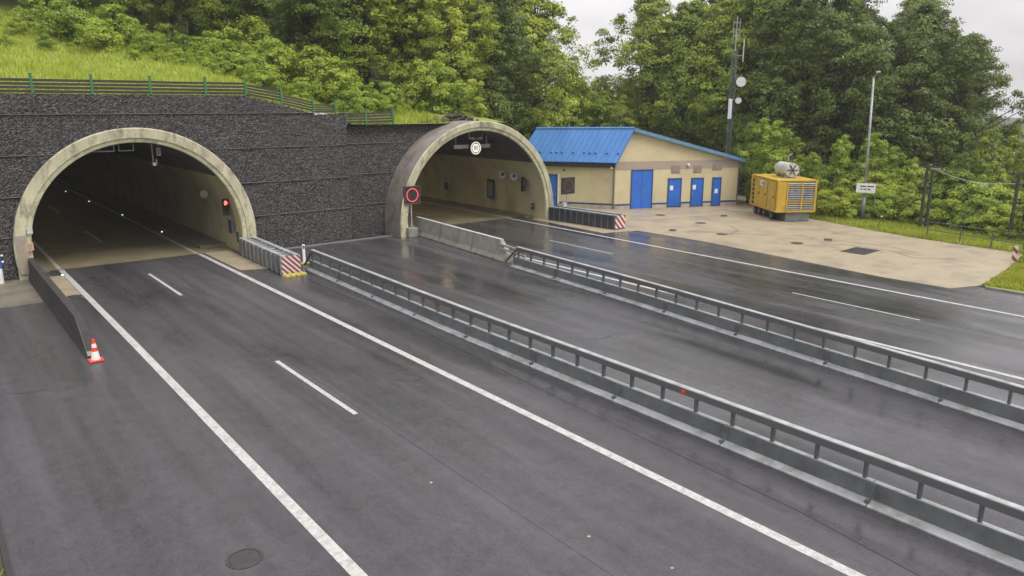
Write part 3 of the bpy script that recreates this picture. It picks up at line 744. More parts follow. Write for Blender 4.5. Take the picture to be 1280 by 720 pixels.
# white delineator on yellow foot behind the left cushion
t = empty('delineator_post', (16.6, 40.0, 0), 'white delineator post on a yellow foot at the start of the nearer barrier', 'marker post')
MB().box((16.6, 40.0, .06), (.5, .35, .1)).build('foot', 'yellow_dull', t, bevel=.03)
MB().box((16.6, 40.0, .62), (.16, .06, 1.05)).build('post', 'white', t, bevel=.01)
MB().box((16.6, 39.965, .98), (.12, .01, .18)).build('reflector', 'blue_strip', t)
# marker post left of the left portal
t = empty('hydrant_post', (2.55, 45.0, 0), 'blue and white hydrant post at the foot of the wall left of the portal', 'hydrant')
MB().lathe([(.14, 0), (.14, .75), (.10, .8), (.001, .82)], (2.55, 44.95, .01), 12).build('standpipe', 'white', t, smooth=False)
MB().lathe([(.12, 0), (.17, .02), (.17, .32), (.12, .36), (.12, .42), (.17, .44), (.17, .68), (.001, .72)], (2.55, 44.95, .82), 12).build('head', 'blue_strip', t)
MB().tube((2.3, 44.95, 1.1), (2.8, 44.95, 1.1), .06).build('outlet', 'white', t)
MB().tube((2.3, 44.95, 1.42), (2.8, 44.95, 1.42), .05).build('outlet', 'white', t)

# ------------------------------------------------------------------ variable signs
def vms(label, x, y, z, w, h, lit, zb):
    t = empty('ring_sign', (x, y, 0), label, 'traffic sign')
    MB().box((x, y, z), (w, .18, h)).build('housing', 'black', t, bevel=.02)
    MB().ring(x, z, w * .33, w * .385, y - .105, y - .092, n=40).build('red_ring', 'red_ring' if lit else 'red_dim', t)
    MB().ring(x, z, .001, w * .31, y - .098, y - .092, n=32).build('display', mat('unlit display', (.018, .018, .018), .4), t)
    fr = MB()
    for s in (-1, 1): fr.box((x + s * w * .485, y - .097, z), (.03, .02, h)); fr.box((x, y - .097, z + s * h * .485), (w, .02, .03))
    fr.build('frame', 'post_steel', t)
    MB().tube((x, y + .12, zb), (x, y + .12, z), .05).build('post', 'galv', t)
    MB().box((x, y + .12, zb + .03), (.36, .36, .05)).build('foot', 'galv_dark', t)
vms('lit square sign with a red ring on the left edge of the right portal', 26.3, 44.2, 2.87, 1.22, 1.22, True, .62)
vms('unlit square sign with a faint ring standing before the building wall', 39.95, 43.3, 2.7, 1.30, 1.32, False, 1.08)
b = empty('signal_box', (40.7, 43.5, 0), 'small pale control box on the right crash cushion beside the unlit sign', 'control box')
MB().box((39.55, 43.3, 1.25), (.3, .28, .3)).build('box', 'white_steel', b); MB().box((39.75, 43.35, 1.2), (.1, .2, .2)).build('cover', 'dark', b)

# equipment under the right portal
t = empty('gantry_sign', (33.5, 47, 6.6), 'hanging bar with round lit speed sign under the crown of the right tunnel', 'tunnel sign')
MB().box((33.4, 47, 5.8), (3.35, .14, .28)).build('bar', 'white_steel', t)
MB().tube((31.9, 47, 5.9), (31.9, 47, 6.99), .05).build('hanger', 'galv', t); MB().tube((34.75, 47, 5.9), (34.75, 47, 6.83), .05).build('hanger', 'galv', t)
MB().ring(33.55, 5.68, .001, .56, 46.72, 46.9, n=36).build('sign_housing', 'black', t)
MB().ring(33.55, 5.68, .40, .47, 46.70, 46.725, n=36).build('sign_rim', 'sign_lit', t)
MB().ring(33.55, 5.68, .001, .33, 46.70, 46.725, n=36).build('sign_face', 'sign_lit', t)
text_mesh('80', .42, 'speed_figure', 'black', t, Matrix.Translation((33.55 - 33.5, 46.69 - 47, 5.68 - 6.6)) @ Matrix.Rotation(R(90), 4, 'X'))
b = MB()
for x in (32.85, 34.05): b.box((x, 46.6, 6.72), (.06, .06, .7))
b.box((33.45, 46.6, 6.36), (1.25, .06, .06)); b.box((33.1, 46.6, 6.42), (.34, .2, .16)); b.box((33.85, 46.6, 6.42), (.34, .2, .16)); b.build('camera_frame', 'galv', t)
for k, (y, z, lb) in enumerate(((49.2, 3.32, 'first horn loudspeaker, deeper on the right wall of the right tunnel'), (47.7, 3.28, 'second horn loudspeaker, nearer the mouth on the right tunnel wall'))):
    t = empty('horn_speaker', (38.28, y, z), lb, 'loudspeaker', 'horn loudspeakers')
    v0 = Vector((37.70, y - .42, z)); v1 = Vector((38.03, y - .05, z)); dd = (v0 - v1)
    MB().tube(v1, v0, .09, .33, 16, cap=False).build('horn', 'white', t, smooth=True)
    MB().tube(v1 + dd * .5, v1 + dd * .9, .12, .12, 12).build('driver', 'dark', t); MB().tube((38.38, y + .1, z), v1, .07, .09, 8).build('arm', 'galv', t)
t = empty('tunnel_signal', (38.08, 46.6, 2.6), 'dark signal head with visors on the right wall of the right tunnel', 'traffic light')
for z in (3.0, 2.66, 2.32): MB().tube((37.93, 46.2, z), (38.06, 46.5, z), .15, .15, 12).build('lamp_hood', 'black', t)
MB().box((38.10, 46.6, 2.66), (.3, .2, 1.1)).build('housing', 'black', t); MB().box((38.28, 46.7, 2.7), (.4, .08, .08)).build('bracket', 'galv', t)
t = empty('escape_sign', (38.43, 51.3, 2.0), 'tall framed panel on the right wall inside the right tunnel', 'wall sign')
MB().box((38.36, 51.3, 1.9), (.08, 1.0, 1.6)).build('frame', 'dark', t); MB().box((38.30, 51.3, 1.9), (.05, .62, 1.2)).build('panel', mat('teal panel', (.10, .14, .12), .5), t)
t = empty('call_point', (38.43, 45.75, 1.0), 'small dark call point box low on the right portal wall', 'call box')
MB().box((38.40, 45.75, .95), (.12, .3, .5)).build('box', 'dark', t); MB().box((38.33, 45.75, 1.0), (.03, .18, .18)).build('plate', 'grey_plate', t)
t = empty('wall_locker', (38.38, 58.2, 1.2), 'small dark locker far along the right tunnel wall', 'locker')
MB().box((38.36, 58.2, 1.6), (.1, .5, .7)).build('door', 'dark', t); MB().box((38.30, 58.3, 1.6), (.03, .06, .12)).build('handle', 'galv', t)
# equipment under the left portal
t = empty('red_signal', (14.6, 46.5, 2.5), 'traffic signal showing red on the right wall of the left tunnel', 'traffic light')
MB().box((14.55, 46.6, 2.75), (.36, .22, 1.0)).build('housing', 'black', t, bevel=.02)
MB().tube((14.48, 46.47, 3.02), (14.5, 46.5, 3.02), .13, .13, 16).build('red_lamp', 'red_lamp', t)
for z in (3.02, 2.62): MB().ring(14.48, z, .15, .17, 46.28, 46.5, -10, 190, 16).build('visor', 'black', t)
MB().tube((14.47, 46.46, 2.62), (14.5, 46.5, 2.62), .13, .13, 16).build('dark_lamp', 'dark', t)
MB().box((14.8, 46.75, 2.8), (.5, .06, .08)).build('bracket', 'galv', t)
t = empty('ceiling_camera', (10.85, 47, 6.6), 'camera hanging on a pole from the crown of the left tunnel', 'camera')
MB().tube((10.82, 47, 5.6), (10.82, 47, 6.65), .035).build('hanger', 'galv', t); MB().box((10.82, 46.9, 5.52), (.16, .34, .16)).build('camera_body', 'white', t)
MB().box((10.95, 46.85, 5.66), (.05, .2, .26)).build('mount', 'galv', t)
t = empty('ceiling_box', (11.15, 47, 6.6), 'narrow grey box under the crown of the left tunnel beside the camera', 'box')
MB().box((11.15, 47, 6.2), (.22, .12, .46)).build('cover', 'galv', t); MB().box((11.15, 46.93, 6.2), (.12, .02, .3)).build('plate', 'grey_plate', t)
MB().tube((11.15, 47, 6.4), (11.15, 47, 6.6), .03).build('hanger', 'galv', t)
t = empty('ceiling_frame', (9.4, 47, 6.7), 'open hanging steel frame under the crown of the left tunnel', 'lamp frame')
for x in (8.1, 8.85, 9.1, 9.85): MB().box((x, 47, 6.52), (.04, .04, .42)).build('hanger', 'galv', t)
MB().box((9.47, 47, 6.32), (.8, .05, .05)).build('crossbar', 'galv', t); MB().box((8.3, 47, 6.32), (1.1, .05, .05)).build('crossbar', 'galv', t)
t = empty('wall_fan', (14.5, 50, 3.2), 'round pale loudspeaker further in on the right wall of the left tunnel', 'loudspeaker')
MB().tube((14.2, 49.6, 3.3), (14.45, 49.95, 3.3), .26, .1, 14).build('horn', 'grey_plate', t); MB().tube((14.45, 49.95, 3.3), (14.8, 50.1, 3.3), .06).build('arm', 'galv', t)
for k, (x, y) in enumerate(((11.95, 90.3), (12.3, 79.4), (12.75, 67.6), (13.05, 56.5), (5.25, 44.87))):
    t = empty('road_stud', (x, y, .02), ['farthest', 'second farthest', 'third farthest', 'nearest'][k] + ' small white light along the right kerb in the left tunnel' if k < 4 else 'small white light on the left edge line at the left tunnel mouth', 'road stud', 'road lights of the left tunnel')
    MB().lathe([(.09, 0), (.09, .04), (.06, .07)], (x, y, .012), 10).build('body', 'galv', t); MB().lathe([(.06, .07), (.04, .11), (.001, .12)], (x, y, .012), 10).build('lens', 'stud_lamp', t)

# manhole covers and grate
def manhole(x, y, rad, label, z, square=False):
    t = empty('manhole_cover', (x, y, z), label, 'manhole cover')
    if square: MB().box((x, y, z + .006), (rad * 2, rad * 1.2, .012), rz=.5).build('lid', 'iron', t); MB().box((x, y, z + .013), (rad * 1.7, rad * .9, .006), rz=.5).build('tread', 'dark', t)
    else:
        MB().lathe([(rad, 0), (rad, .006), (rad * .84, .008), (rad * .84, .002)], (x, y, z), 28).build('frame', 'iron', t)
        MB().lathe([(rad * .82, .002), (rad * .8, .007), (.001, .007)], (x, y, z), 28).build('lid', 'iron', t)
manhole(3.99, 13.6, .36, 'round iron manhole cover in the asphalt at the bottom left', .004)
manhole(5.0, 39.6, .34, 'round iron manhole cover on the buff strip at the left tunnel', .014)
for k, (x, y, lb) in enumerate(((44.76, 45.0, 'cover at the building corner'), (45.3, 43.9, 'cover just before the building corner'), (47.7, 40.4, 'cover before the big blue door'), (42.4, 34.7, 'cover near the striped crash cushion'),
        (46.8, 35.6, 'cover in the middle of the buff apron'), (51.5, 36.9, 'cover before the small blue doors'), (43.75, 31.4, 'cover near the road edge of the apron'), (47.5, 25.6, 'cover beyond the large grate'), (44.7, 26.2, 'cover between the grate and the road'))):
    manhole(x, y, .42, 'dark ' + lb, .014, square=k % 2 == 1)
t = empty('drain_grate', (45.3, 22.2, .012), 'large square iron grate set in the buff apron', 'drain grate')
MB().box((45.3, 22.25, .016), (2.3, 1.55, .012), rz=.05).build('frame', 'iron', t)
for k in range(4): MB().box((45.3 + (k - 1.5) * .52, 22.25 + (k - 1.5) * .026, .026), (.44, 1.3, .012), rz=.05).build('grate_plate', 'dark', t)

# ------------------------------------------------------------------ service building
Cn = Vector((47.25, 45.2, 0)); DF = Vector((.916, -.402, 0)).normalized(); DL = Vector((-.524, .852, 0)).normalized()
NF = Vector((DF.y, -DF.x, 0)); NL = Vector((-DL.y, DL.x, 0))       # outward normals (towards the camera side)
if NF.dot(Vector((-47, -45, 0))) < 0: NF = -NF
if NL.dot(Vector((-47, -45, 0))) < 0: NL = -NL
LF, LL = 11.85, 8.9
En = Cn + DF * LF; Ln = Cn + DL * LL; Bk1 = En - NF * 9.0; Bk2 = Ln - NL * 7.0
bd = empty('service_building', (Cn.x, Cn.y, 0), 'ochre service building with blue metal roof and blue doors', 'building')
def onf(s, z, out=0.0): p = Cn + DF * s + NF * out; return (p.x, p.y, z)
def onl(s, z, out=0.0): p = Cn + DL * s + NL * out; return (p.x, p.y, z)
AP = 1.45; ZA, ZE, ZR = 6.78, 4.05, 4.18
def slab(b, fn, s0, s1, z0, z1, o0, o1):
    c = [fn(s0, z0, o0), fn(s1, z0, o0), fn(s1, z1, o0), fn(s0, z1, o0), fn(s0, z0, o1), fn(s1, z0, o1), fn(s1, z1, o1), fn(s0, z1, o1)]
    i = len(b.v); b.v += c
    for q in ((0, 1, 2, 3), (5, 4, 7, 6), (4, 0, 3, 7), (1, 5, 6, 2), (3, 2, 6, 7), (4, 5, 1, 0)): b.f.append(tuple(i + k for k in q))
    return b
# walls
MB().poly([onf(0, .3), onf(LF, .3), onf(LF, 3.42), onf(0, 3.42)]).build('wall', 'plaster', bd)
MB().poly([onf(0, 4.12), onf(LF, 4.12), onf(LF, ZR), onf(AP, ZA), onf(0, ZE + .07)]).build('gable_wall', 'plaster', bd)
slab(MB(), onf, 0, LF, 3.42, 4.12, 0, .025).build('band', 'band', bd)
MB().poly([onl(0, .3), onl(0, 4.05), onl(LL, 4.05), onl(LL, .3)]).build('wall', 'plaster', bd)
for a, c in ((En, Bk1), (Bk1, Bk2), (Bk2, Ln)): MB().poly([(a.x, a.y, 0), (c.x, c.y, 0), (c.x, c.y, 4.1), (a.x, a.y, 4.1)]).build('wall', 'plaster', bd)
for s0, s1 in ((0, 1.42), (3.55, 4.95), (6.35, 7.2), (8.5, 9.3), (10.25, LF)):
    slab(MB(), onf, s0, s1, 0, .32, -.02, .03).build('plinth', 'plinth', bd)
    slab(MB(), onf, s0, s1, .32, .47, -.02, .034).build('blue_stripe', 'blue_dark', bd)
slab(MB(), onl, .05, 5.0, 0, .35, -.02, .03).build('plinth', 'plinth', bd); slab(MB(), onl, .05, 5.0, .35, .5, -.02, .034).build('blue_stripe', 'blue_dark', bd)
def door(fn, s0, s1, z0, z1, notice=None, vent=False, double=False):
    d = slab(MB(), fn, s0 + .07, s1 - .07, z0, z1 - .07, 0, .035).build('door', 'blue', bd)
    b = MB()
    for a, c, e, f in ((s0, s0 + .08, z0, z1), (s1 - .08, s1, z0, z1), (s0, s1, z1 - .08, z1)): slab(b, fn, a, c, e, f, 0, .075)
    b.build('door_frame', 'blue_dark', d)
    m = (s0 + s1) / 2
    if double: slab(MB(), fn, m - .012, m + .012, z0, z1 - .08, .036, .042).build('leaf_gap', 'blue_dark', d)
    slab(MB(), fn, (m + .08 if double else s0 + .16), (m + .12 if double else s0 + .2), 1.05, 1.25, .036, .10).build('handle', 'galv', d)
    if notice: slab(MB(), fn, notice[0] - .15, notice[0] + .15, notice[1] - .2, notice[1] + .2, .036, .043).build('notice', 'white', d)
    if vent:
        for k in range(6): slab(MB(), fn, s0 + .2, s1 - .2, z0 + .2 + k * .085, z0 + .25 + k * .085, .036, .055).build('vent_slat', 'blue', d)
door(onf, 1.46, 3.52, .02, 3.40, double=True)
door(onf, 4.98, 6.30, .10, 2.60, (5.35, 1.75), True)
door(onf, 7.24, 8.46, .10, 2.58, (7.56, 1.75), True)
door(onf, 9.32, 10.22, .12, 2.58, (9.76, 1.35), True)
door(onl, 5.2, 6.6, .05, 2.9)
slab(MB(), onl, 5.02, 5.17, .3, 2.95, 0, .05).build('door_trim', 'white', bd)
for s0, s1, z0, z1 in ((5.25, 6.1, 3.05, 3.78), (7.4, 8.2, 3.05, 3.75), (9.25, 10.2, 3.25, 3.85)):
    v = slab(MB(), onf, s0, s1, z0, z1, 0, .05).build('louvre', 'grey_plate', bd)
    for k in range(6): slab(MB(), onf, s0 + .05, s1 - .05, z0 + .06 + k * (z1 - z0 - .1) / 6, z0 + .11 + k * (z1 - z0 - .1) / 6, .05, .075).build('louvre_slat', 'grey_plate', v)
p = onf(6.85, 3.75, .1); MB().lathe([(.001, -.12), (.13, -.1), (.15, .05), (.05, .12)], p, 12).build('wall_lamp', 'white', bd)
for s in (.0,):
    p = onl(.12, 0, .09); MB().tube((p[0], p[1], .15), (p[0], p[1], 3.95), .06).build('downpipe', 'post_steel', bd)
p = onf(LF + .05, 0, .02); MB().tube((p[0], p[1], .15), (p[0], p[1], 4.0), .06).build('downpipe', 'post_steel', bd)
q = onl(.75, 3.72, .22); b = MB(); b.box(q, (.16, .42, .16), rz=.8); b.box(onl(.35, 3.62, .25), (.16, .42, .16), rz=-.5); b.build('camera', 'white', bd)
q = onl(.55, 3.78, .1); MB().box(q, (.08, .08, .3)).build('camera_bracket', 'galv', bd)
q = onl(4.6, 3.3, .06); MB().lathe([(.001, -.1), (.09, -.08), (.09, .05), (.001, .08)], q, 10).build('wall_light', 'dark', bd)
slab(MB(), onl, -.02, LL, 3.96, 4.06, 0, .42).build('soffit', 'blue_dark', bd)
slab(MB(), onl, -.02, LL, 3.62, 3.96, .36, .41).build('eave_shadow_board', 'dark', bd)  # dark board added under the eave to draw its shadow band
MB().tube(onl(-.1, 4.03, .50), onl(LL, 4.03, .50), .075).build('gutter', 'blue_dark', bd)
# roof: steep left slope in sheets, long low right slope
OV = .38
ev0 = Vector(onl(-.10, 4.08, .46)); ev1 = Vector(onl(LL, 4.08, .46))
fA = Cn + DF * AP + NF * OV
rg0 = Vector((fA.x, fA.y, ZA + .16)); rg1 = rg0 + DL * (LL - .1) + Vector((0, 0, -.10))
ev0 = Vector((Cn.x, Cn.y, 4.08)) + NF * OV + NL * .40
ns = 18
for k in range(ns):
    a, c = k / ns, (k + 1) / ns
    P0, P1, Q0, Q1 = ev0.lerp(ev1, a), ev0.lerp(ev1, c), rg0.lerp(rg1, a), rg0.lerp(rg1, c)
    n_ = (P1 - P0).cross(Q0 - P0).normalized()
    if n_.dot(Vector((-1, -1, .3))) < 0: n_ = -n_
    b = MB(); h = n_ * .035; P1s, Q1s = P1.lerp(P0, .04), Q1.lerp(Q0, .04)
    b.quad(P0, P1s, Q1s, Q0); b.quad(P1s, P1s + h, Q1s + h, Q1s); b.quad(P1s + h, P1 + h, Q1 + h, Q1s + h); b.quad(P1 + h, P1, Q1, Q1 + h); b.quad(P0, P0 - h, P1 - h, P1)
    sh = b.build('roof_sheet', 'roof', bd)
    if k % 2 == 0 or k in (5, 11):
        m = P0.lerp(P1, .5).lerp(Q0.lerp(Q1, .5), .26); MB().box(m + n_ * .05, (.12, .12, .10)).build('snow_guard', 'blue_dark', sh)
er0 = Vector(onf(LF + .45, ZR - .05, OV)); er1 = Bk1 + DF * .45 + Vector((0, 0, ZR - .05))
nb_ = 10
for k in range(nb_):
    a, c = k / nb_, (k + 1) / nb_
    b = MB(); b.quad(rg0.lerp(rg1, a), er0.lerp(er1, a), er0.lerp(er1, c), rg0.lerp(rg1, c)); u = Vector((0, 0, -.07)); b.quad(rg0.lerp(rg1, a) + u, er0.lerp(er1, a) + u, er0.lerp(er1, c) + u, rg0.lerp(rg1, c) + u)
    b.build('roof_sheet', 'roof', bd)
def verge(a, c, m, name, hh=.26, th=.05):
    b = MB(); u = Vector((0, 0, hh)); o = NF * th
    pts = [a - u, c - u, c + u * .12, a + u * .12]; i = len(b.v); b.v += [tuple(p) for p in pts] + [tuple(p + o) for p in pts]
    for q in ((4, 5, 6, 7), (0, 3, 2, 1), (0, 1, 5, 4), (2, 3, 7, 6), (1, 2, 6, 5), (3, 0, 4, 7)): b.f.append(tuple(i + k for k in q))
    b.build(name, m, bd)
verge(rg0, er0, mat('faded blue verge', (.10, .22, .36), .45, (.08, .18, .3), 2), 'verge_board')
verge(ev0, rg0, 'blue', 'verge_board', .12)
MB().tube(rg0 + Vector((0, 0, .02)), rg1 + Vector((0, 0, .02)), .09).build('ridge_cap', 'roof', bd)
# front soffit closing the overhang
MB().quad(tuple(rg0 - Vector((0, 0, .16))), tuple(er0 - Vector((0, 0, .16))), onf(LF + .4, ZR - .2, 0), onf(AP, ZA - .02, 0)).build('front_soffit', 'blue_dark', bd)

# ------------------------------------------------------------------ generator
gz = empty('generator', (54.57, 33.66, 0), 'yellow generator set with louvred end and white tank on the apron', 'generator', rz=R(-35))
W2, L2 = 1.55, 2.68          # half sizes; local -y faces the road, local -x the left
def gb(name, m, c, d, parent=gz, bevel=0.0): return MB().box(c, d).build(name, m, parent, local=True, bevel=bevel)
gb('body', 'yellow', (0, 0, 1.98), (2 * W2 - .06, 2 * L2 - .06, 2.36), bevel=.03)
gb('roof_panel', 'yellow', (0, 0, 3.2), (2 * W2 + .06, 2 * L2 + .06, .08), bevel=.02)
for sx in (-1, 1):
    for sy in (-1, 1): gb('corner_post', 'yellow', (sx * (W2 - .04), sy * (L2 - .04), 1.98), (.14, .14, 2.4), bevel=.02)
gb('sill', 'yellow', (0, -L2 - .01, .84), (2 * W2, .12, .16)); gb('sill', 'yellow', (-W2 - .01, 0, .84), (.12, 2 * L2, .16))
# louvred end
fr = gb('louvre_frame', 'dark', (.33, -L2 - .002, 2.0), (2.28, .05, 2.1))
for x0 in (-.78, .38, 1.42): gb('louvre_mullion', 'yellow', (x0, -L2 - .06, 2.0), (.09, .10, 2.15))
for k in range(15): 
    o = MB().box((.33, -L2 - .05, 1.03 + k * .139), (2.24, .13, .02), rx=.6).build('louvre_slat', 'galv', gz, local=True)
    if k in (3, 4, 12): o.data.materials.clear(); o.data.materials.append(M['yellow'])
gb('side_panel', 'yellow', (-1.16, -L2 - .035, 2.0), (.72, .05, 2.2), bevel=.01)
for y in (-1.65, .0, 1.3):
    d_ = gb('door_panel', 'yellow', (-W2 - .015, y, 2.0), (.05, 1.5 if y < 1 else 1.0, 2.15), bevel=.01)
    gb('latch', 'dark', (-W2 - .06, y - .45, 1.9), (.04, .10, .18), d_)
for z in np.arange(1.0, 3.0, .36): gb('hinge', 'dark', (-W2 - .06, 2.05, float(z)), (.07, .16, .2))
gb('ladder_rail', 'yellow', (-W2 - .12, 2.25, 2.0), (.05, .05, 2.3))
pl_ = gb('name_plate', 'white', (-W2 - .05, .2, 2.75), (.02, .95, .42)); gb('plate_mark', 'dark', (-W2 - .064, -.12, 2.75), (.01, .22, .34), pl_); gb('plate_mark', 'grey_plate', (-W2 - .064, .28, 2.75), (.01, .36, .22), pl_)
gb('skid', 'dark', (0, 0, .66), (2.5, 5.0, .22))
gb('end_duct', 'galv_dark', (.25, -2.05, .38), (1.9, 1.0, .66), bevel=.03)
for sx in (-1, 1):
    for y in (-1.2, .3, 1.3, 2.2):
        w_ = MB().tube((sx * 1.0, y, .33), (sx * 1.3, y, .33), .32, .32, 16).build('wheel', 'dark', gz, local=True, smooth=False); MB().tube((sx * 1.28, y, .33), (sx * 1.32, y, .33), .15, .15, 10).build('hub', 'galv_dark', w_, local=True)
tk = MB().tube((.15, -1.2, 3.88), (.15, 1.0, 3.88), .54, .54, 28, cap=True).build('tank', 'white_steel', gz, local=True, smooth=False)
b = MB()
for k in range(3):
    a = k * math.pi / 3; b.box((0, 0, 0), (1, 1, 1)) if False else None
    c_, s_ = math.cos(a) * .45, math.sin(a) * .45
    b.tube((.15 - c_, -1.24, 3.88 - s_), (.15 + c_, -1.24, 3.88 + s_), .035, .035, 6)
b.build('end_braces', 'dark', tk, local=True)
for y in (-.9, -.3, .7): gb('tank_saddle', 'galv', (.15, y, 3.3), (.95, .12, .3))
MB().tube((.35, .2, 4.5), (.35, .2, 4.95), .05).build('vent_pipe', 'galv', gz, local=True); MB().tube((.35, .2, 4.92), (.6, .05, 5.1), .05).build('vent_cap', 'galv', gz, local=True)

# ------------------------------------------------------------------ lamp pole with sign, green pole, utility poles, mast
t = empty('lamp_pole', (57.33, 28.3, 0), 'tall grey lamp pole with a white sign behind the grass strip', 'street lamp')
MB().tube((57.33, 28.3, 0), (57.33, 28.3, 1.9), .14, .13, 12).build('pole_base', 'galv_dark', t, smooth=True); MB().tube((57.33, 28.3, 1.9), (57.08, 28.48, 10.9), .105, .07, 12).build('pole', 'galv', t, smooth=True)
MB().tube((57.08, 28.48, 10.85), (55.9, 27.6, 11.15), .045).build('arm', 'galv', t); MB().box((55.5, 27.4, 11.15), (.8, .3, .14), rz=.46).build('lamp_head', 'galv', t, bevel=.04)
sg = empty('text_sign', (57.2, 28.2, 2.3), 'white rectangular sign with two lines of small text on the lamp pole', 'sign', rz=R(-62))
MB().box((0, 0, .33), (1.35, .03, .72)).build('plate', 'white', sg, local=True)
b = MB()
for x0, x1, z in ((-.40, .0, .46), (.08, .55, .46), (-.38, -.22, .24), (-.16, .05, .24), (.14, .32, .24)): b.box(((x0 + x1) / 2, -.019, z), (x1 - x0, .006, .09))
b.build('text_lines', 'dark', sg, local=True)
t = empty('green_pole', (33.1, 52, hill_z(33.1, 52)), 'thin pale green pole on the bank above the right portal', 'pole')
MB().tube((33.1, 52, 6.5), (33.1, 52, 9.3), .05, .05, 8).build('lower_pole', 'green_post', t); MB().tube((33.1, 52, 9.3), (33.1, 52, 12.1), .042, .035, 8).build('upper_pole', mat('pale green steel', (.16, .26, .2), .5), t); MB().lathe([(.07, 0), (.05, .12), (.001, .14)], (33.1, 52, 12.1), 8).build('cap', 'galv', t)
def uprights(label, x, y, h, arms, dx, dy):
    t = empty('timber_post_pair', (x, y, 0), label, 'utility post')
    for s in (-1, 1): MB().tube((x + s * dx, y + s * dy, 0), (x + s * dx * .9, y + s * dy * .9, h), .13, .10, 8).build('post', 'wood', t)
    for z, wd in arms: MB().box((x, y, z), (wd, .1, .14), rz=-.9).build('crossarm', 'wood', t)
    for s in (-1, 1): MB().lathe([(.05, 0), (.07, .06), (.04, .16), (.001, .18)], (x + s * .45, y - s * .55, arms[0][0] + .07), 8).build('insulator', 'dark', t)
    return t
uprights('paired dark timber posts with crossarm behind the fence, left one', 57.0, 23.6, 4.7, ((4.55, 1.5),), .12, -.17)
uprights('dark timber post frame at the right edge behind the fence', 56.5, 17.5, 4.55, ((4.45, 1.9), (2.6, 1.3)), .2, -.3)
t = empty('overhead_cable', (57, 20.5, 4.3), 'pale cable slung between the two timber posts', 'cable')
b = MB(); prev = None
for k in range(13):
    f = k / 12; p = Vector((57.0 - .5 * f, 23.6 - 6.1 * f, 4.5 - .6 * f - .5 * math.sin(math.pi * f)))
    if prev: b.tube(prev, p, .03, .03, 6, cap=False)
    prev = p
b.build('wire', 'galv', t)
MB().box((56.9, 23.2, 4.42), (.1, .5, .08)).build('clamp', 'galv', t)

mx, my = 63.4, 45.4
t = empty('lattice_mast', (mx, my, 0), 'slim lattice radio mast with dishes behind the service building', 'radio mast')
H_ = 17.1
for k in range(3):
    a = k * 2.094 + .4
    MB().tube((mx + .165 * math.cos(a), my + .165 * math.sin(a), 0), (mx + .28 * math.cos(a), my + .28 * math.sin(a), H_ - 3), .05, .045, 6).build('leg', 'galv_dark', t)
b = MB(); z = .3; k = 0
while z < H_ - 3.6:
    for j in range(3):
        a, c = j * 2.094 + .4, ((j + 1) % 3) * 2.094 + .4
        b.tube((mx + .155 * math.cos(a), my + .155 * math.sin(a), z), (mx + .155 * math.cos(c), my + .155 * math.sin(c), z + .55), .026, .026, 5, cap=False)
        b.tube((mx + .155 * math.cos(a), my + .155 * math.sin(a), z), (mx + .155 * math.cos(c), my + .155 * math.sin(c), z), .022, .022, 5, cap=False)
    z += .55
b.build('lattice', 'galv_dark', t)
MB().tube((mx, my, H_ - 3.2), (mx, my, H_), .06, .04, 8).build('top_pole', 'galv', t)
vd = Vector((-.8, -.6, 0))
for z, r_, off, m in ((11.05, .47, (.55, -.5), 'white'), (9.3, .3, (.45, -.4), 'white')):
    c_ = Vector((mx + off[0], my + off[1], z)) + vd * .35; ds = MB().tube(c_, c_ + vd * .28, r_, r_ * .98, 24).build('dish', m, t); MB().tube(c_ - vd * .35, c_, .06, .1, 8).build('dish_mount', 'galv', ds)
    MB().tube(c_ - vd * .02, c_ + vd * .30, r_ + .05, r_ + .05, 24, cap=False).build('dish_shroud', 'dark', ds)
c_ = Vector((mx - .1, my + .1, 8.5)) + vd * .5; MB().box(c_, (.36, .36, 1.9), rz=.65).build('panel_antenna', 'white', t, bevel=.05)
for z, l_ in ((13.5, 2.1), (12.9, .0)): 
    if l_: MB().tube((mx + .62, my - .5, z - .6), (mx + .62, my - .5, z - .6 + l_), .045, .045, 6).build('whip_antenna', 'white', t); MB().tube((mx, my, z), (mx + .62, my - .5, z), .035, .035, 6).build('antenna_arm', 'galv', t)
for z in (15.3, 15.9, 16.5):
    MB().tube((mx - .25, my + .2, z), (mx + .25, my - .2, z), .03, .03, 6).build('antenna_arm', 'galv', t)
MB().tube((mx + .24, my - .18, 14.9), (mx + .24, my - .18, 16.9), .03, .03, 6).build('whip_antenna', 'galv', t); MB().tube((mx - .24, my + .18, 14.9), (mx - .24, my + .18, 16.7), .03, .03, 6).build('whip_antenna', 'galv', t)
for z in np.arange(1.5, 14, 1.1): MB().tube((mx + .1, my - .1, float(z)), (mx - .4, my + .32, float(z)), .025, .025, 5).build('step_iron', 'galv_dark', t)

# handrail along the apron
hp = [(54.6, 27.4), (53.6, 24.0), (53.33, 21.74), (52.9, 19.5), (52.5, 17.5), (52.1, 15.6), (51.8, 13.6), (51.5, 11.6)][2:]
t = empty('pipe_handrail', (52.6, 18, 0), 'grey two-rail pipe handrail along the back of the apron at right', 'handrail')
for x, y in hp: MB().tube((x, y, 0), (x, y, 1.2), .042, .042, 8).build('post', 'rail_paint', t)
for (a, c) in zip(hp, hp[1:]):
    for z in (1.16, .62): MB().tube((a[0], a[1], z), (c[0], c[1], z), .028, .028, 8).build('rail', 'rail_paint', t)
t = empty('leaning_stake', (54.2, 25.6, 0), 'thin leaning metal stake at the grass edge of the apron', 'stake')
MB().tube((54.2, 25.6, 0), (54.45, 25.45, .95), .03, .025, 6).build('rod', 'rail_paint', t); MB().box((54.45, 25.45, .98), (.1, .1, .08)).build('cap', 'white', t)
t = empty('striped_post', (48.0, 14.75, 0), 'short red and white striped post at the right corner of the apron', 'marker post')
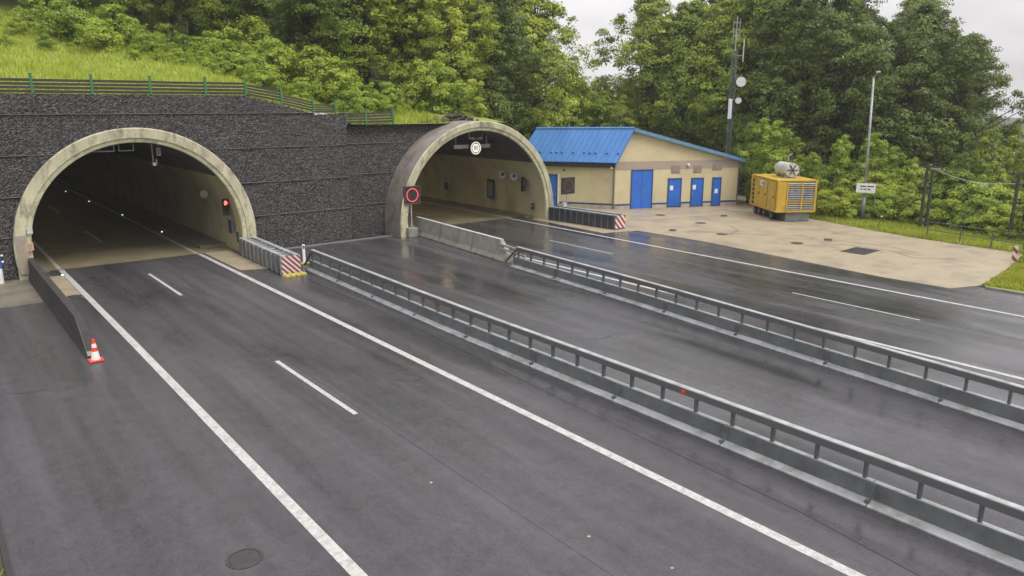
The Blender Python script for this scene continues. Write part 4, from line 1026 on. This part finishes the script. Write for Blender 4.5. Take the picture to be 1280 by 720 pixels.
o = MB().box((0, 0, .6), (.24, .06, 1.0)).build('plate', 'stripe', t, local=True); o.rotation_euler = (0, 0, -.9)
MB().tube((48.0, 14.75, 0), (48.0, 14.75, .5), .03).build('stake', 'galv', t)
t = empty('grass_corner_rail', (44, 11.6, 0), 'low dark steel edge rail beside the grass corner at right', 'edge rail')
MB().box((46.2, 11.5, .30), (9.5, .08, .16), rz=-.12).build('rail', 'galv_dark', t)
for x in (42.4, 44.4, 46.4, 48.4): MB().box((x, 11.5 - (x - 46.2) * .12 + .07, .16), (.08, .06, .32)).build('post', 'post_steel', t)

# litter flecks on the left carriageway
for k, (x, y, lb) in enumerate(((8.55, 13.9, 'upper'), (9.9, 9.9, 'middle'), (10.4, 8.1, 'lower'))):
    o = MB(); o.poly([(x - .03, y - .02, .006), (x + .035, y - .03, .012), (x + .05, y + .02, .008), (x - .02, y + .03, .014)]); q = o.build('litter_scrap', 'plinth')
    tag(q, lb + ' of the three pale scraps lying in the right lane of the left carriageway', 'litter', 'scraps on the road')
    sol = q.modifiers.new('thickness', 'SOLIDIFY'); sol.thickness = .004

# ------------------------------------------------------------------ vegetation
def leaf_geo(rs, C, Nn, size, tint):
    n = len(C)
    t = rs.normal(size=(n, 3)); t -= (t * Nn).sum(1, keepdims=True) * Nn; t /= np.linalg.norm(t, axis=1, keepdims=True) + 1e-9
    b = np.cross(Nn, t); s = size[:, None]
    V = np.stack([C - t * s, C - b * s * .55 - Nn * s * .12, C + t * s - Nn * s * .18, C + b * s * .55 - Nn * s * .12], 1).reshape(-1, 3)
    return V, np.arange(4 * n).reshape(-1, 4), tint
def unit(a): return a / (np.linalg.norm(a, axis=1, keepdims=True) + 1e-9)

def crown_mesh(name, seed, z0, z1, rad, ncl, per, leaf, m, shape=.62, droop=0.0, lob=.28, clr=(.4, .95)):
    rs = np.random.default_rng(seed)
    ph = rs.random(8) * 6.28
    t = rs.beta(1.25, 1.15, ncl); th = rs.random(ncl) * 2 * np.pi
    pr = np.sin(np.pi * np.clip(t, .02, .98) ** shape) ** .65
    lump = 1 + lob * np.sin(3 * th + ph[0] + 4 * t) + lob * .7 * np.sin(5 * th + ph[1] - 7 * t) + lob * .5 * np.sin(2 * th + ph[2] + 11 * t)
    rr_ = rad * pr * lump * (0.35 + .65 * rs.random(ncl) ** .45)
    cc = np.stack([rr_ * np.cos(th), rr_ * np.sin(th), z0 + (z1 - z0) * t - droop * rr_], 1) + rs.normal(size=(ncl, 3)) * .18
    cr = rs.uniform(clr[0], clr[1], ncl) * (0.65 + .35 * pr)
    ct = rs.uniform(0, .6, ncl)
    idx = np.repeat(np.arange(ncl), per); n = len(idx)
    d = unit(rs.normal(size=(n, 3))); d[:, 2] = np.where(rs.random(n) < .7, np.abs(d[:, 2]), d[:, 2])
    rad_ = cr[idx] * rs.random(n) ** .4
    C = cc[idx] + d * rad_[:, None] * np.array([1.05, 1.05, .85])
    out = unit(cc[idx] * np.array([1, 1, 0]) + np.array([0, 0, .8]))
    N = unit(d * .7 + out * .7 + rs.normal(size=(n, 3)) * .55 + np.array([0, 0, .35]))
    V, F, T = leaf_geo(rs, C, N, leaf * rs.uniform(.6, 1.35, n), np.clip(ct[idx] + rs.random(n) * .4, 0, 1))
    return fast_mesh(name, V, F, m, T), cc

def trunk_mesh(name, seed, h, r, limbs):
    rs = random.Random(seed); b = MB(); p = Vector((0, 0, -.6)); k = 6; pts = [p]
    for i in range(1, k + 1): pts.append(Vector((rs.uniform(-.25, .25) * i / k, rs.uniform(-.25, .25) * i / k, h * i / k)))
    for i in range(k): b.tube(pts[i], pts[i + 1], r * (1 - i / k) + .03, r * (1 - (i + 1) / k) + .03, 8, cap=False)
    for c in limbs:
        c = Vector(c); zz = max(h * .18, c.z - (c.xy.length) * .7 - .6); q = Vector((0, 0, min(zz, h * .95))); mid = q.lerp(c, .55) + Vector((0, 0, .25))
        b.tube(q, mid, r * .34 * (1 - q.z / h * .6), r * .2, 5, cap=False); b.tube(mid, c, r * .2, .025, 5, cap=False)
    me = bpy.data.meshes.new(name); me.from_pydata([tuple(v) for v in b.v], [], b.f); me.update(); me.materials.append(M['bark'])
    me.polygons.foreach_set('use_smooth', [True] * len(me.polygons)); return me

def conifer_mesh(name, seed, h, rad, m, per=26):
    rs = np.random.default_rng(seed); Cs, Ns, Ts, tips = [], [], [], []
    z = h * .12; k = 0
    while z < h:
        f = 1 - (z - h * .12) / (h * .88); nb = int(5 + 4 * f)
        for j in range(nb):
            th = 2 * np.pi * j / nb + rs.random() * .8; L = rad * (f ** .8) * rs.uniform(.65, 1.1) + .25
            n = int(per * max(.3, L / rad)) + 4; s = rs.random(n) ** .7 * L
            side = rs.normal(size=n) * (.10 + .22 * s / max(L, .3)) * L * .55
            x = s * np.cos(th) - side * np.sin(th); y = s * np.sin(th) + side * np.cos(th)
            zz = z - .22 * s + .05 * s ** 2 / L + rs.normal(size=n) * .10
            Cs.append(np.stack([x, y, zz], 1)); Ns.append(unit(np.stack([np.full(n, .25 * np.cos(th)), np.full(n, .25 * np.sin(th)), np.ones(n)], 1) + rs.normal(size=(n, 3)) * .4))
            Ts.append(np.clip(rs.random() * .5 + rs.random(n) * .4 + .2 * s / L, 0, 1)); 
            if k % 3 == 0 and j % 2 == 0: tips.append((L * .8 * np.cos(th), L * .8 * np.sin(th), z - .15 * L))
        z += .42 + .25 * f; k += 1
    C = np.concatenate(Cs); N = np.concatenate(Ns); T = np.concatenate(Ts)
    V, F, T = leaf_geo(rs, C, N, .27 * rs.uniform(.6, 1.4, len(C)), T); return fast_mesh(name, V, F, m, T), tips

PROTO = {}
def deciduous(key, seed, h, rad, m, z0f=.12, ncl=260, per=105, leaf=.105, **kw):
    cm, cc = crown_mesh('crown', seed, h * z0f, h, rad, ncl, per, leaf, m, **kw)
    rs = random.Random(seed); lim = [tuple(map(float, cc[i])) for i in rs.sample(range(len(cc)), min(26, len(cc)))]
    PROTO[key] = (cm, trunk_mesh('trunk', seed, h * .9, h * .016 + .05, lim))
deciduous('a', 1, 15, 4.2, 'leaf_mid', ncl=440)
deciduous('b', 2, 16, 3.9, 'leaf_mid', shape=.75, ncl=420, lob=.35)
deciduous('c', 3, 14, 4.4, 'leaf_bright', shape=.6, ncl=420)
deciduous('d', 4, 17, 4.0, 'leaf_dark', shape=.7, ncl=440)
deciduous('e', 5, 15, 3.4, 'leaf_dark', shape=.8, ncl=340, lob=.4)
deciduous('f', 6, 13, 3.2, 'leaf_mid', shape=.85, ncl=300, droop=.12, lob=.4)
deciduous('s1', 11, 3.0, 1.5, 'leaf_bright', .02, 90, 70, .085, clr=(.3, .6), lob=.35)
deciduous('s2', 12, 2.6, 1.8, 'leaf_bright', .02, 100, 70, .085, clr=(.3, .6), lob=.4)
deciduous('s3', 13, 3.2, 1.7, 'leaf_mid', .02, 100, 70, .085, clr=(.3, .6), lob=.35)
deciduous('y1', 14, 6.5, 1.7, 'leaf_bright', .08, 140, 75, .095, clr=(.35, .7), shape=.55, lob=.4)
deciduous('y2', 15, 7.0, 2.1, 'leaf_mid', .06, 170, 75, .10, clr=(.35, .75), shape=.55, lob=.35)
for key, sd_, h_, r_ in (('p1', 31, 18, 3.6), ('p2', 32, 16, 3.9)):
    cm, tips = conifer_mesh('crown', sd_, h_, r_, 'needle', 34); PROTO[key] = (cm, trunk_mesh('trunk', sd_, h_ * .98, .26, tips))

def plant(name, key, x, y, sc, label, cat, group, rz=None, sz=1.0, z=None):
    z = ground_z(x, y) - .05 if z is None else z
    t = empty(name, (x, y, z), label, cat, group, rz=random.uniform(0, 6.28) if rz is None else rz)
    wx = .8 if key in ('y1', 'y2') else 1.0; t.scale = (sc * wx, sc * wx, sc * sz)
    for nm, me in (('crown', PROTO[key][0]), ('trunk' if cat == 'tree' else 'stem', PROTO[key][1])):
        o = bpy.data.objects.new(nm, me); COL.objects.link(o); o.parent = t
    return t
def polar(bearing, dist): return dist * math.sin(R(bearing)), dist * math.cos(R(bearing))

random.seed(42)
ORD = ['first', 'second', 'third', 'fourth', 'fifth', 'sixth', 'seventh', 'eighth', 'ninth', 'tenth', 'eleventh', 'twelfth', 'thirteenth', 'fourteenth', 'fifteenth', 'sixteenth', 'seventeenth', 'eighteenth']
def lerp_tab(tab, v):
    for (a, fa), (b, fb) in zip(tab, tab[1:]):
        if a <= v <= b: return fa + (fb - fa) * (v - a) / (b - a)
    return tab[0][1] if v < tab[0][0] else tab[-1][1]
LINE = [(-6, 90), (4.7, 86), (9, 83), (14, 77), (19, 71), (24, 68), (30, 66), (34, 67), (37, 73), (41.5, 83)]
G1 = 'trees of the wood on the hill above the left tunnel'; G2 = 'trees of the wood on the hill behind the right portal'
for row in range(4):
    b_ = -7 + row * 1.1; cnt = {}
    while b_ < 41.2:
        d_ = lerp_tab(LINE, b_) + row * 7.5 + random.uniform(-1.5, 2.5)
        x, y = polar(b_ + random.uniform(-.6, .6), d_)
        k = (random.choice('debad') if b_ < 17 else random.choice('aabbdf')) if row == 0 else random.choice('aabdde')
        sc = random.uniform(.82, 1.12)
        left = b_ < 22
        if b_ > 34: sc *= 1.20 + .01 * (b_ - 34)
        cnt[left] = cnt.get(left, 0) + 1
        plant('broadleaf_tree', k, x, y, sc, (ORD[cnt[left] - 1] + ' from left, leafy tree in front row of wood above left tunnel' if row == 0 else 'leafy tree standing deeper in the wood above the left tunnel') if left else
              (ORD[cnt[left] - 1] + ' from left, leafy tree in front row of wood behind right portal' if row == 0 else 'leafy tree standing deeper in the wood behind the right portal'), 'tree', (G1 if left else G2) + (', front' if row == 0 else ', deeper'))
        b_ += 3.1 + random.uniform(-.4, .6) + row * .2
# low trees closing the gap under the open sky
nd = 0
for b_, d_, k, sc in sorted(((42.6, 84, 'f', .95), (43.8, 86, 'a', .72), (45.2, 84, 'f', .78), (46.8, 88, 'b', .66), (42.8, 98, 'a', .82), (45.0, 101, 'd', .72), (47.0, 104, 'a', .8), (40.6, 83, 'y2', 1.25), (43.4, 82, 'y2', 1.2), (46.2, 82, 'y2', 1.1))):
    nd += 1; x, y = polar(b_, d_); plant('broadleaf_tree', k, x, y, sc, ORD[nd - 1] + ' from left, low leafy tree in the dip under the sky behind the blue roof', 'tree', 'trees in the dip')
# big trees right
TL = [(47, 90), (50, 88), (54, 87), (57, 84), (59, 80), (64, 80), (70, 84), (80, 88)]
for row in range(3):
    b_ = 48.4 + row * 1.2; cn = 0
    while b_ < 69.6:
        d_ = lerp_tab(TL, b_) + row * 8 + random.uniform(-1, 2); x, y = polar(b_, d_)
        if b_ < 58: k = random.choice('abcabf'); lb = 'tall leafy tree behind the service building and mast'; gp = 'tall trees behind the building'
        elif b_ < 64 and random.random() < .35: k = random.choice(['p1', 'p2']); lb = 'tall dark conifer behind the generator and lamp pole'; gp = 'dark conifers at right'
        else: k = random.choice('ddeed'); lb = 'tall dark leafy tree behind the generator and lamp pole'; gp = 'dark trees at right'
        sc = random.uniform(1.12, 1.3) * (.97 if k[0] == 'p' else 1.12)
        if b_ < 50: sc *= 1.02
        cn += 1; lb = ORD[cn - 1] + ' from left, ' + ('front', 'middle', 'back')[row] + ' row, ' + lb
        if b_ > 60: sc *= .87
        if b_ > 67: sc *= .92
        plant('conifer_tree' if k[0] == 'p' else 'broadleaf_tree', k, x, y, sc, lb, 'tree', gp)
        b_ += 2.9 + random.uniform(-.3, .4)
# shrubs on the meadow and at the wood's edge
sh = [(8.6, 67, 's2', 1.0), (9.8, 66, 's1', 1.2), (10.6, 62, 's2', .8), (11.6, 64.5, 's1', .95), (7.2, 72, 's1', .8), (13.0, 69, 's2', .6), (14.6, 70, 's1', .7), (16.5, 66, 's2', .75), (17.6, 65, 's1', .95), (18.6, 61, 's2', 1.05), (12.6, 60, 's1', .35), (5.5, 64, 's2', .3), (15.2, 58, 's2', .4), (3.0, 84, 's1', 1.0), (9.0, 76, 's3', .8), (6.2, 69, 's2', .5), (7.6, 63, 's1', .35), (12.2, 66, 's3', .6), (13.6, 63, 's2', .55), (15.6, 63, 's1', .6), (16.8, 60, 's2', .5), (4.6, 74, 's2', .5), (11.0, 70, 's1', .8), (14.0, 59, 's2', .3), (17.8, 57, 's1', .45),
      (20.0, 64, 's3', 1.5), (21.3, 60, 's1', 1.3), (22.6, 61, 's2', 1.2), (24.2, 59, 's3', 1.4), (25.6, 58, 's1', 1.3), (27.4, 57, 's2', .95), (29.2, 57.5, 's1', .8), (20.6, 56, 's2', .8), (19.4, 57.5, 's1', .7), (23.2, 55.5, 's2', .7), (26.4, 54.5, 's1', .7), (31.6, 60, 's3', 1.3), (33.4, 60.5, 's1', 1.3)]
cs = {}
for b_, d_, k, sc in sorted(sh):
    x, y = polar(b_, d_)
    lb = 'bright leafy shrub on the meadow slope above the left tunnel' if b_ < 19 else ('bright leafy shrub behind the board fence between the portals' if b_ < 30 else 'bushy shrub on the bank above the right portal')
    cs[lb] = cs.get(lb, 0) + 1; gp = 'shrubs: ' + lb[-28:]
    sc *= 1.0 if b_ < 19 else .85
    plant('shrub', k, x, y, sc, (ORD + ['%d-th' % q for q in range(19, 60)])[cs[lb] - 1] + ' from the left, ' + lb, 'shrub', gp)
# young trees and shrubs behind the apron
for b_, d_, k, sc in ((56.0, 73, 'y2', 1.0), (56.8, 72, 'y1', 1.15), (57.6, 69.5, 'y1', 1.12), (58.8, 70, 'y2', .85), (60.2, 71, 'y1', .72), (62.0, 70, 'y1', .95), (63.0, 69, 'y2', .62), (64.0, 71, 'y1', .98), (65.2, 70, 'y1', .82), (66.4, 69, 'y2', .66), (67.6, 70, 'y1', .62), (69.2, 69, 'y2', .72), (70.4, 69, 'y2', .66), (71.6, 70, 'y1', .6), (73.4, 70, 'y2', .6), (75, 69, 'y1', .6)):
    x, y = polar(b_, d_)
    lb = 'young bright green tree just right of the building end' if b_ < 60 else ('young green tree behind the lamp pole' if b_ < 66 else 'young bushy tree behind the pipe handrail')
    cs[lb] = cs.get(lb, 0) + 1; plant('young_tree', k, x, y, sc, ORD[cs[lb] - 1] + ' from the left, ' + lb, 'tree', lb)
bl = [61.2, 62.2, 63.1, 64.0, 64.6, 65.4, 66.3, 67.2, 68.1, 69.0, 69.9, 70.8, 71.8, 72.8, 74]
for j, b_ in enumerate(bl):
    for row in range(2):
        d_ = 65.2 + row * 3.2 + random.uniform(-.4, .8) - max(0, b_ - 66) * .75; x, y = polar(b_ + row * .4, d_)
        plant('shrub', random.choice(['s1', 's2', 's3']), x, y, random.uniform(.62, .85) + row * .42, ORD[j] + ' leafy shrub from the generator in the ' + ('front' if row == 0 else 'back') + ' row of the hedge', 'shrub', 'hedge shrubs at the apron back')
plant('shrub', 's2', 49.1, 14.0, .42, 'small leafy bush beside the striped post at the right corner', 'shrub', None, z=.02)
plant('shrub', 's1', 35.6, 49.2, .5, 'low bush on the bank right of the riprap', 'shrub', None)
plant('shrub', 's3', 34.0, 49.6, .45, 'low bush on the bank just behind the riprap', 'shrub', None)
plant('shrub', 's1', 30.4, 50.5, .42, 'small yellow-green bush on the bank left of the riprap', 'shrub', None)
plant('shrub', 's2', 27.5, 49.6, .5, 'small round bush right of the low board fence end', 'shrub', None)

for n_, (b_, d_, sc) in enumerate(((70.6, 80, .95), (71.8, 84, 1.0), (72.8, 80, .85), (74.2, 82, .95), (75.8, 80, .9), (77.5, 84, 1.0))):
    x, y = polar(b_, d_); plant('young_tree', 'y2', x, y, sc, ORD[n_] + ' from the left of the bushy trees under the sky at far right', 'tree', 'bushy trees at far right')
# grass
def grass(name, m, seed, n, sampler, hmin, hmax, label, wdt=.035):
    rs = np.random.default_rng(seed); P = sampler(rs, n); n = len(P)
    h = rs.uniform(hmin, hmax, n)[:, None]; a = rs.random(n) * 6.283
    s = np.stack([np.cos(a), np.sin(a), np.zeros(n)], 1) * wdt * (h / hmax); lean = np.stack([rs.normal(size=n) * .35, rs.normal(size=n) * .35, np.ones(n)], 1) * h
    V = np.stack([P - s, P + s, P + lean * .62 + s * .7, P + lean], 1).reshape(-1, 3)
    me = fast_mesh(name, V, np.arange(4 * n).reshape(-1, 4), m, np.clip(rs.random(n) * .7 + .3 * np.sin(P[:, 0] * .8 + P[:, 1] * .5) ** 2, 0, 1))
    o = bpy.data.objects.new(name, me); COL.objects.link(o); tag(o, label, 'grass', kind='stuff')
def samp_hill(rs, n):
    x = rs.uniform(-6, 31, n); y = 46.4 + 36 * rs.random(n) ** 1.3
    P = np.array([(a, c, hill_z(a, c) - .02) for a, c in zip(x.tolist(), y.tolist())]); return P
grass('meadow_grass', 'grass', 1, 70000, samp_hill, .12, .5, 'long yellow-green meadow grass on the slope above the left tunnel')
def samp_poly(cs, z):
    def f(rs, n):
        cs_ = np.array(cs); i = rs.integers(0, len(cs) - 1, n); t = rs.random(n)[:, None]; w = rs.random(n)[:, None]
        A, B = cs_[i], cs_[i + 1]; e = A[:, :2] * (1 - t) + B[:, :2] * t; o_ = A[:, 2:] * (1 - t) + B[:, 2:] * t
        d = unit(np.concatenate([B[:, :2] - A[:, :2], np.zeros((n, 1))], 1)); nrm = np.stack([-d[:, 1], d[:, 0]], 1)
        return np.concatenate([e + nrm * o_ * w, np.full((n, 1), z)], 1)
    return f
grass('strip_grass', 'grass_dark', 2, 26000, samp_poly([(51.6, 12.5, -5.5), (52.75, 21.2, -5), (53.7, 25, -4.5), (55.6, 31, -4), (58.5, 37.5, -3)], .02), .08, .34, 'bright grass strip between the buff apron and the hedge')
grass('corner_grass', 'grass_dark', 3, 12000, samp_poly([(41.1, 13.7, -2.0), (46, 14.3, -2.4), (52.5, 15.4, -2.5)], .02), .06, .26, 'patch of grass at the right corner of the apron')
grass('verge_grass', 'grass_dark', 4, 2500, samp_poly([(.15, 4, 2.0), (.15, 20, 2.0)], .0), .05, .16, 'sparse grass on the verge at the bottom left')

# ------------------------------------------------------------------ moist air
hz = bpy.data.materials.new('moist air'); hz.use_nodes = True
hn = hz.node_tree; hn.nodes.remove(hn.nodes['Principled BSDF'])
pv = hn.nodes.new('ShaderNodeVolumePrincipled'); pv.inputs['Color'].default_value = (1.0, .99, .96, 1); pv.inputs['Density'].default_value = 0.00042; pv.inputs['Anisotropy'].default_value = 0.2
hn.links.new(pv.outputs[0], hn.nodes['Material Output'].inputs['Volume'])
M['haze'] = hz
tag(MB().box((0, 0, 44), (1500, 1500, 94)).build('haze', 'haze'), kind='stuff')
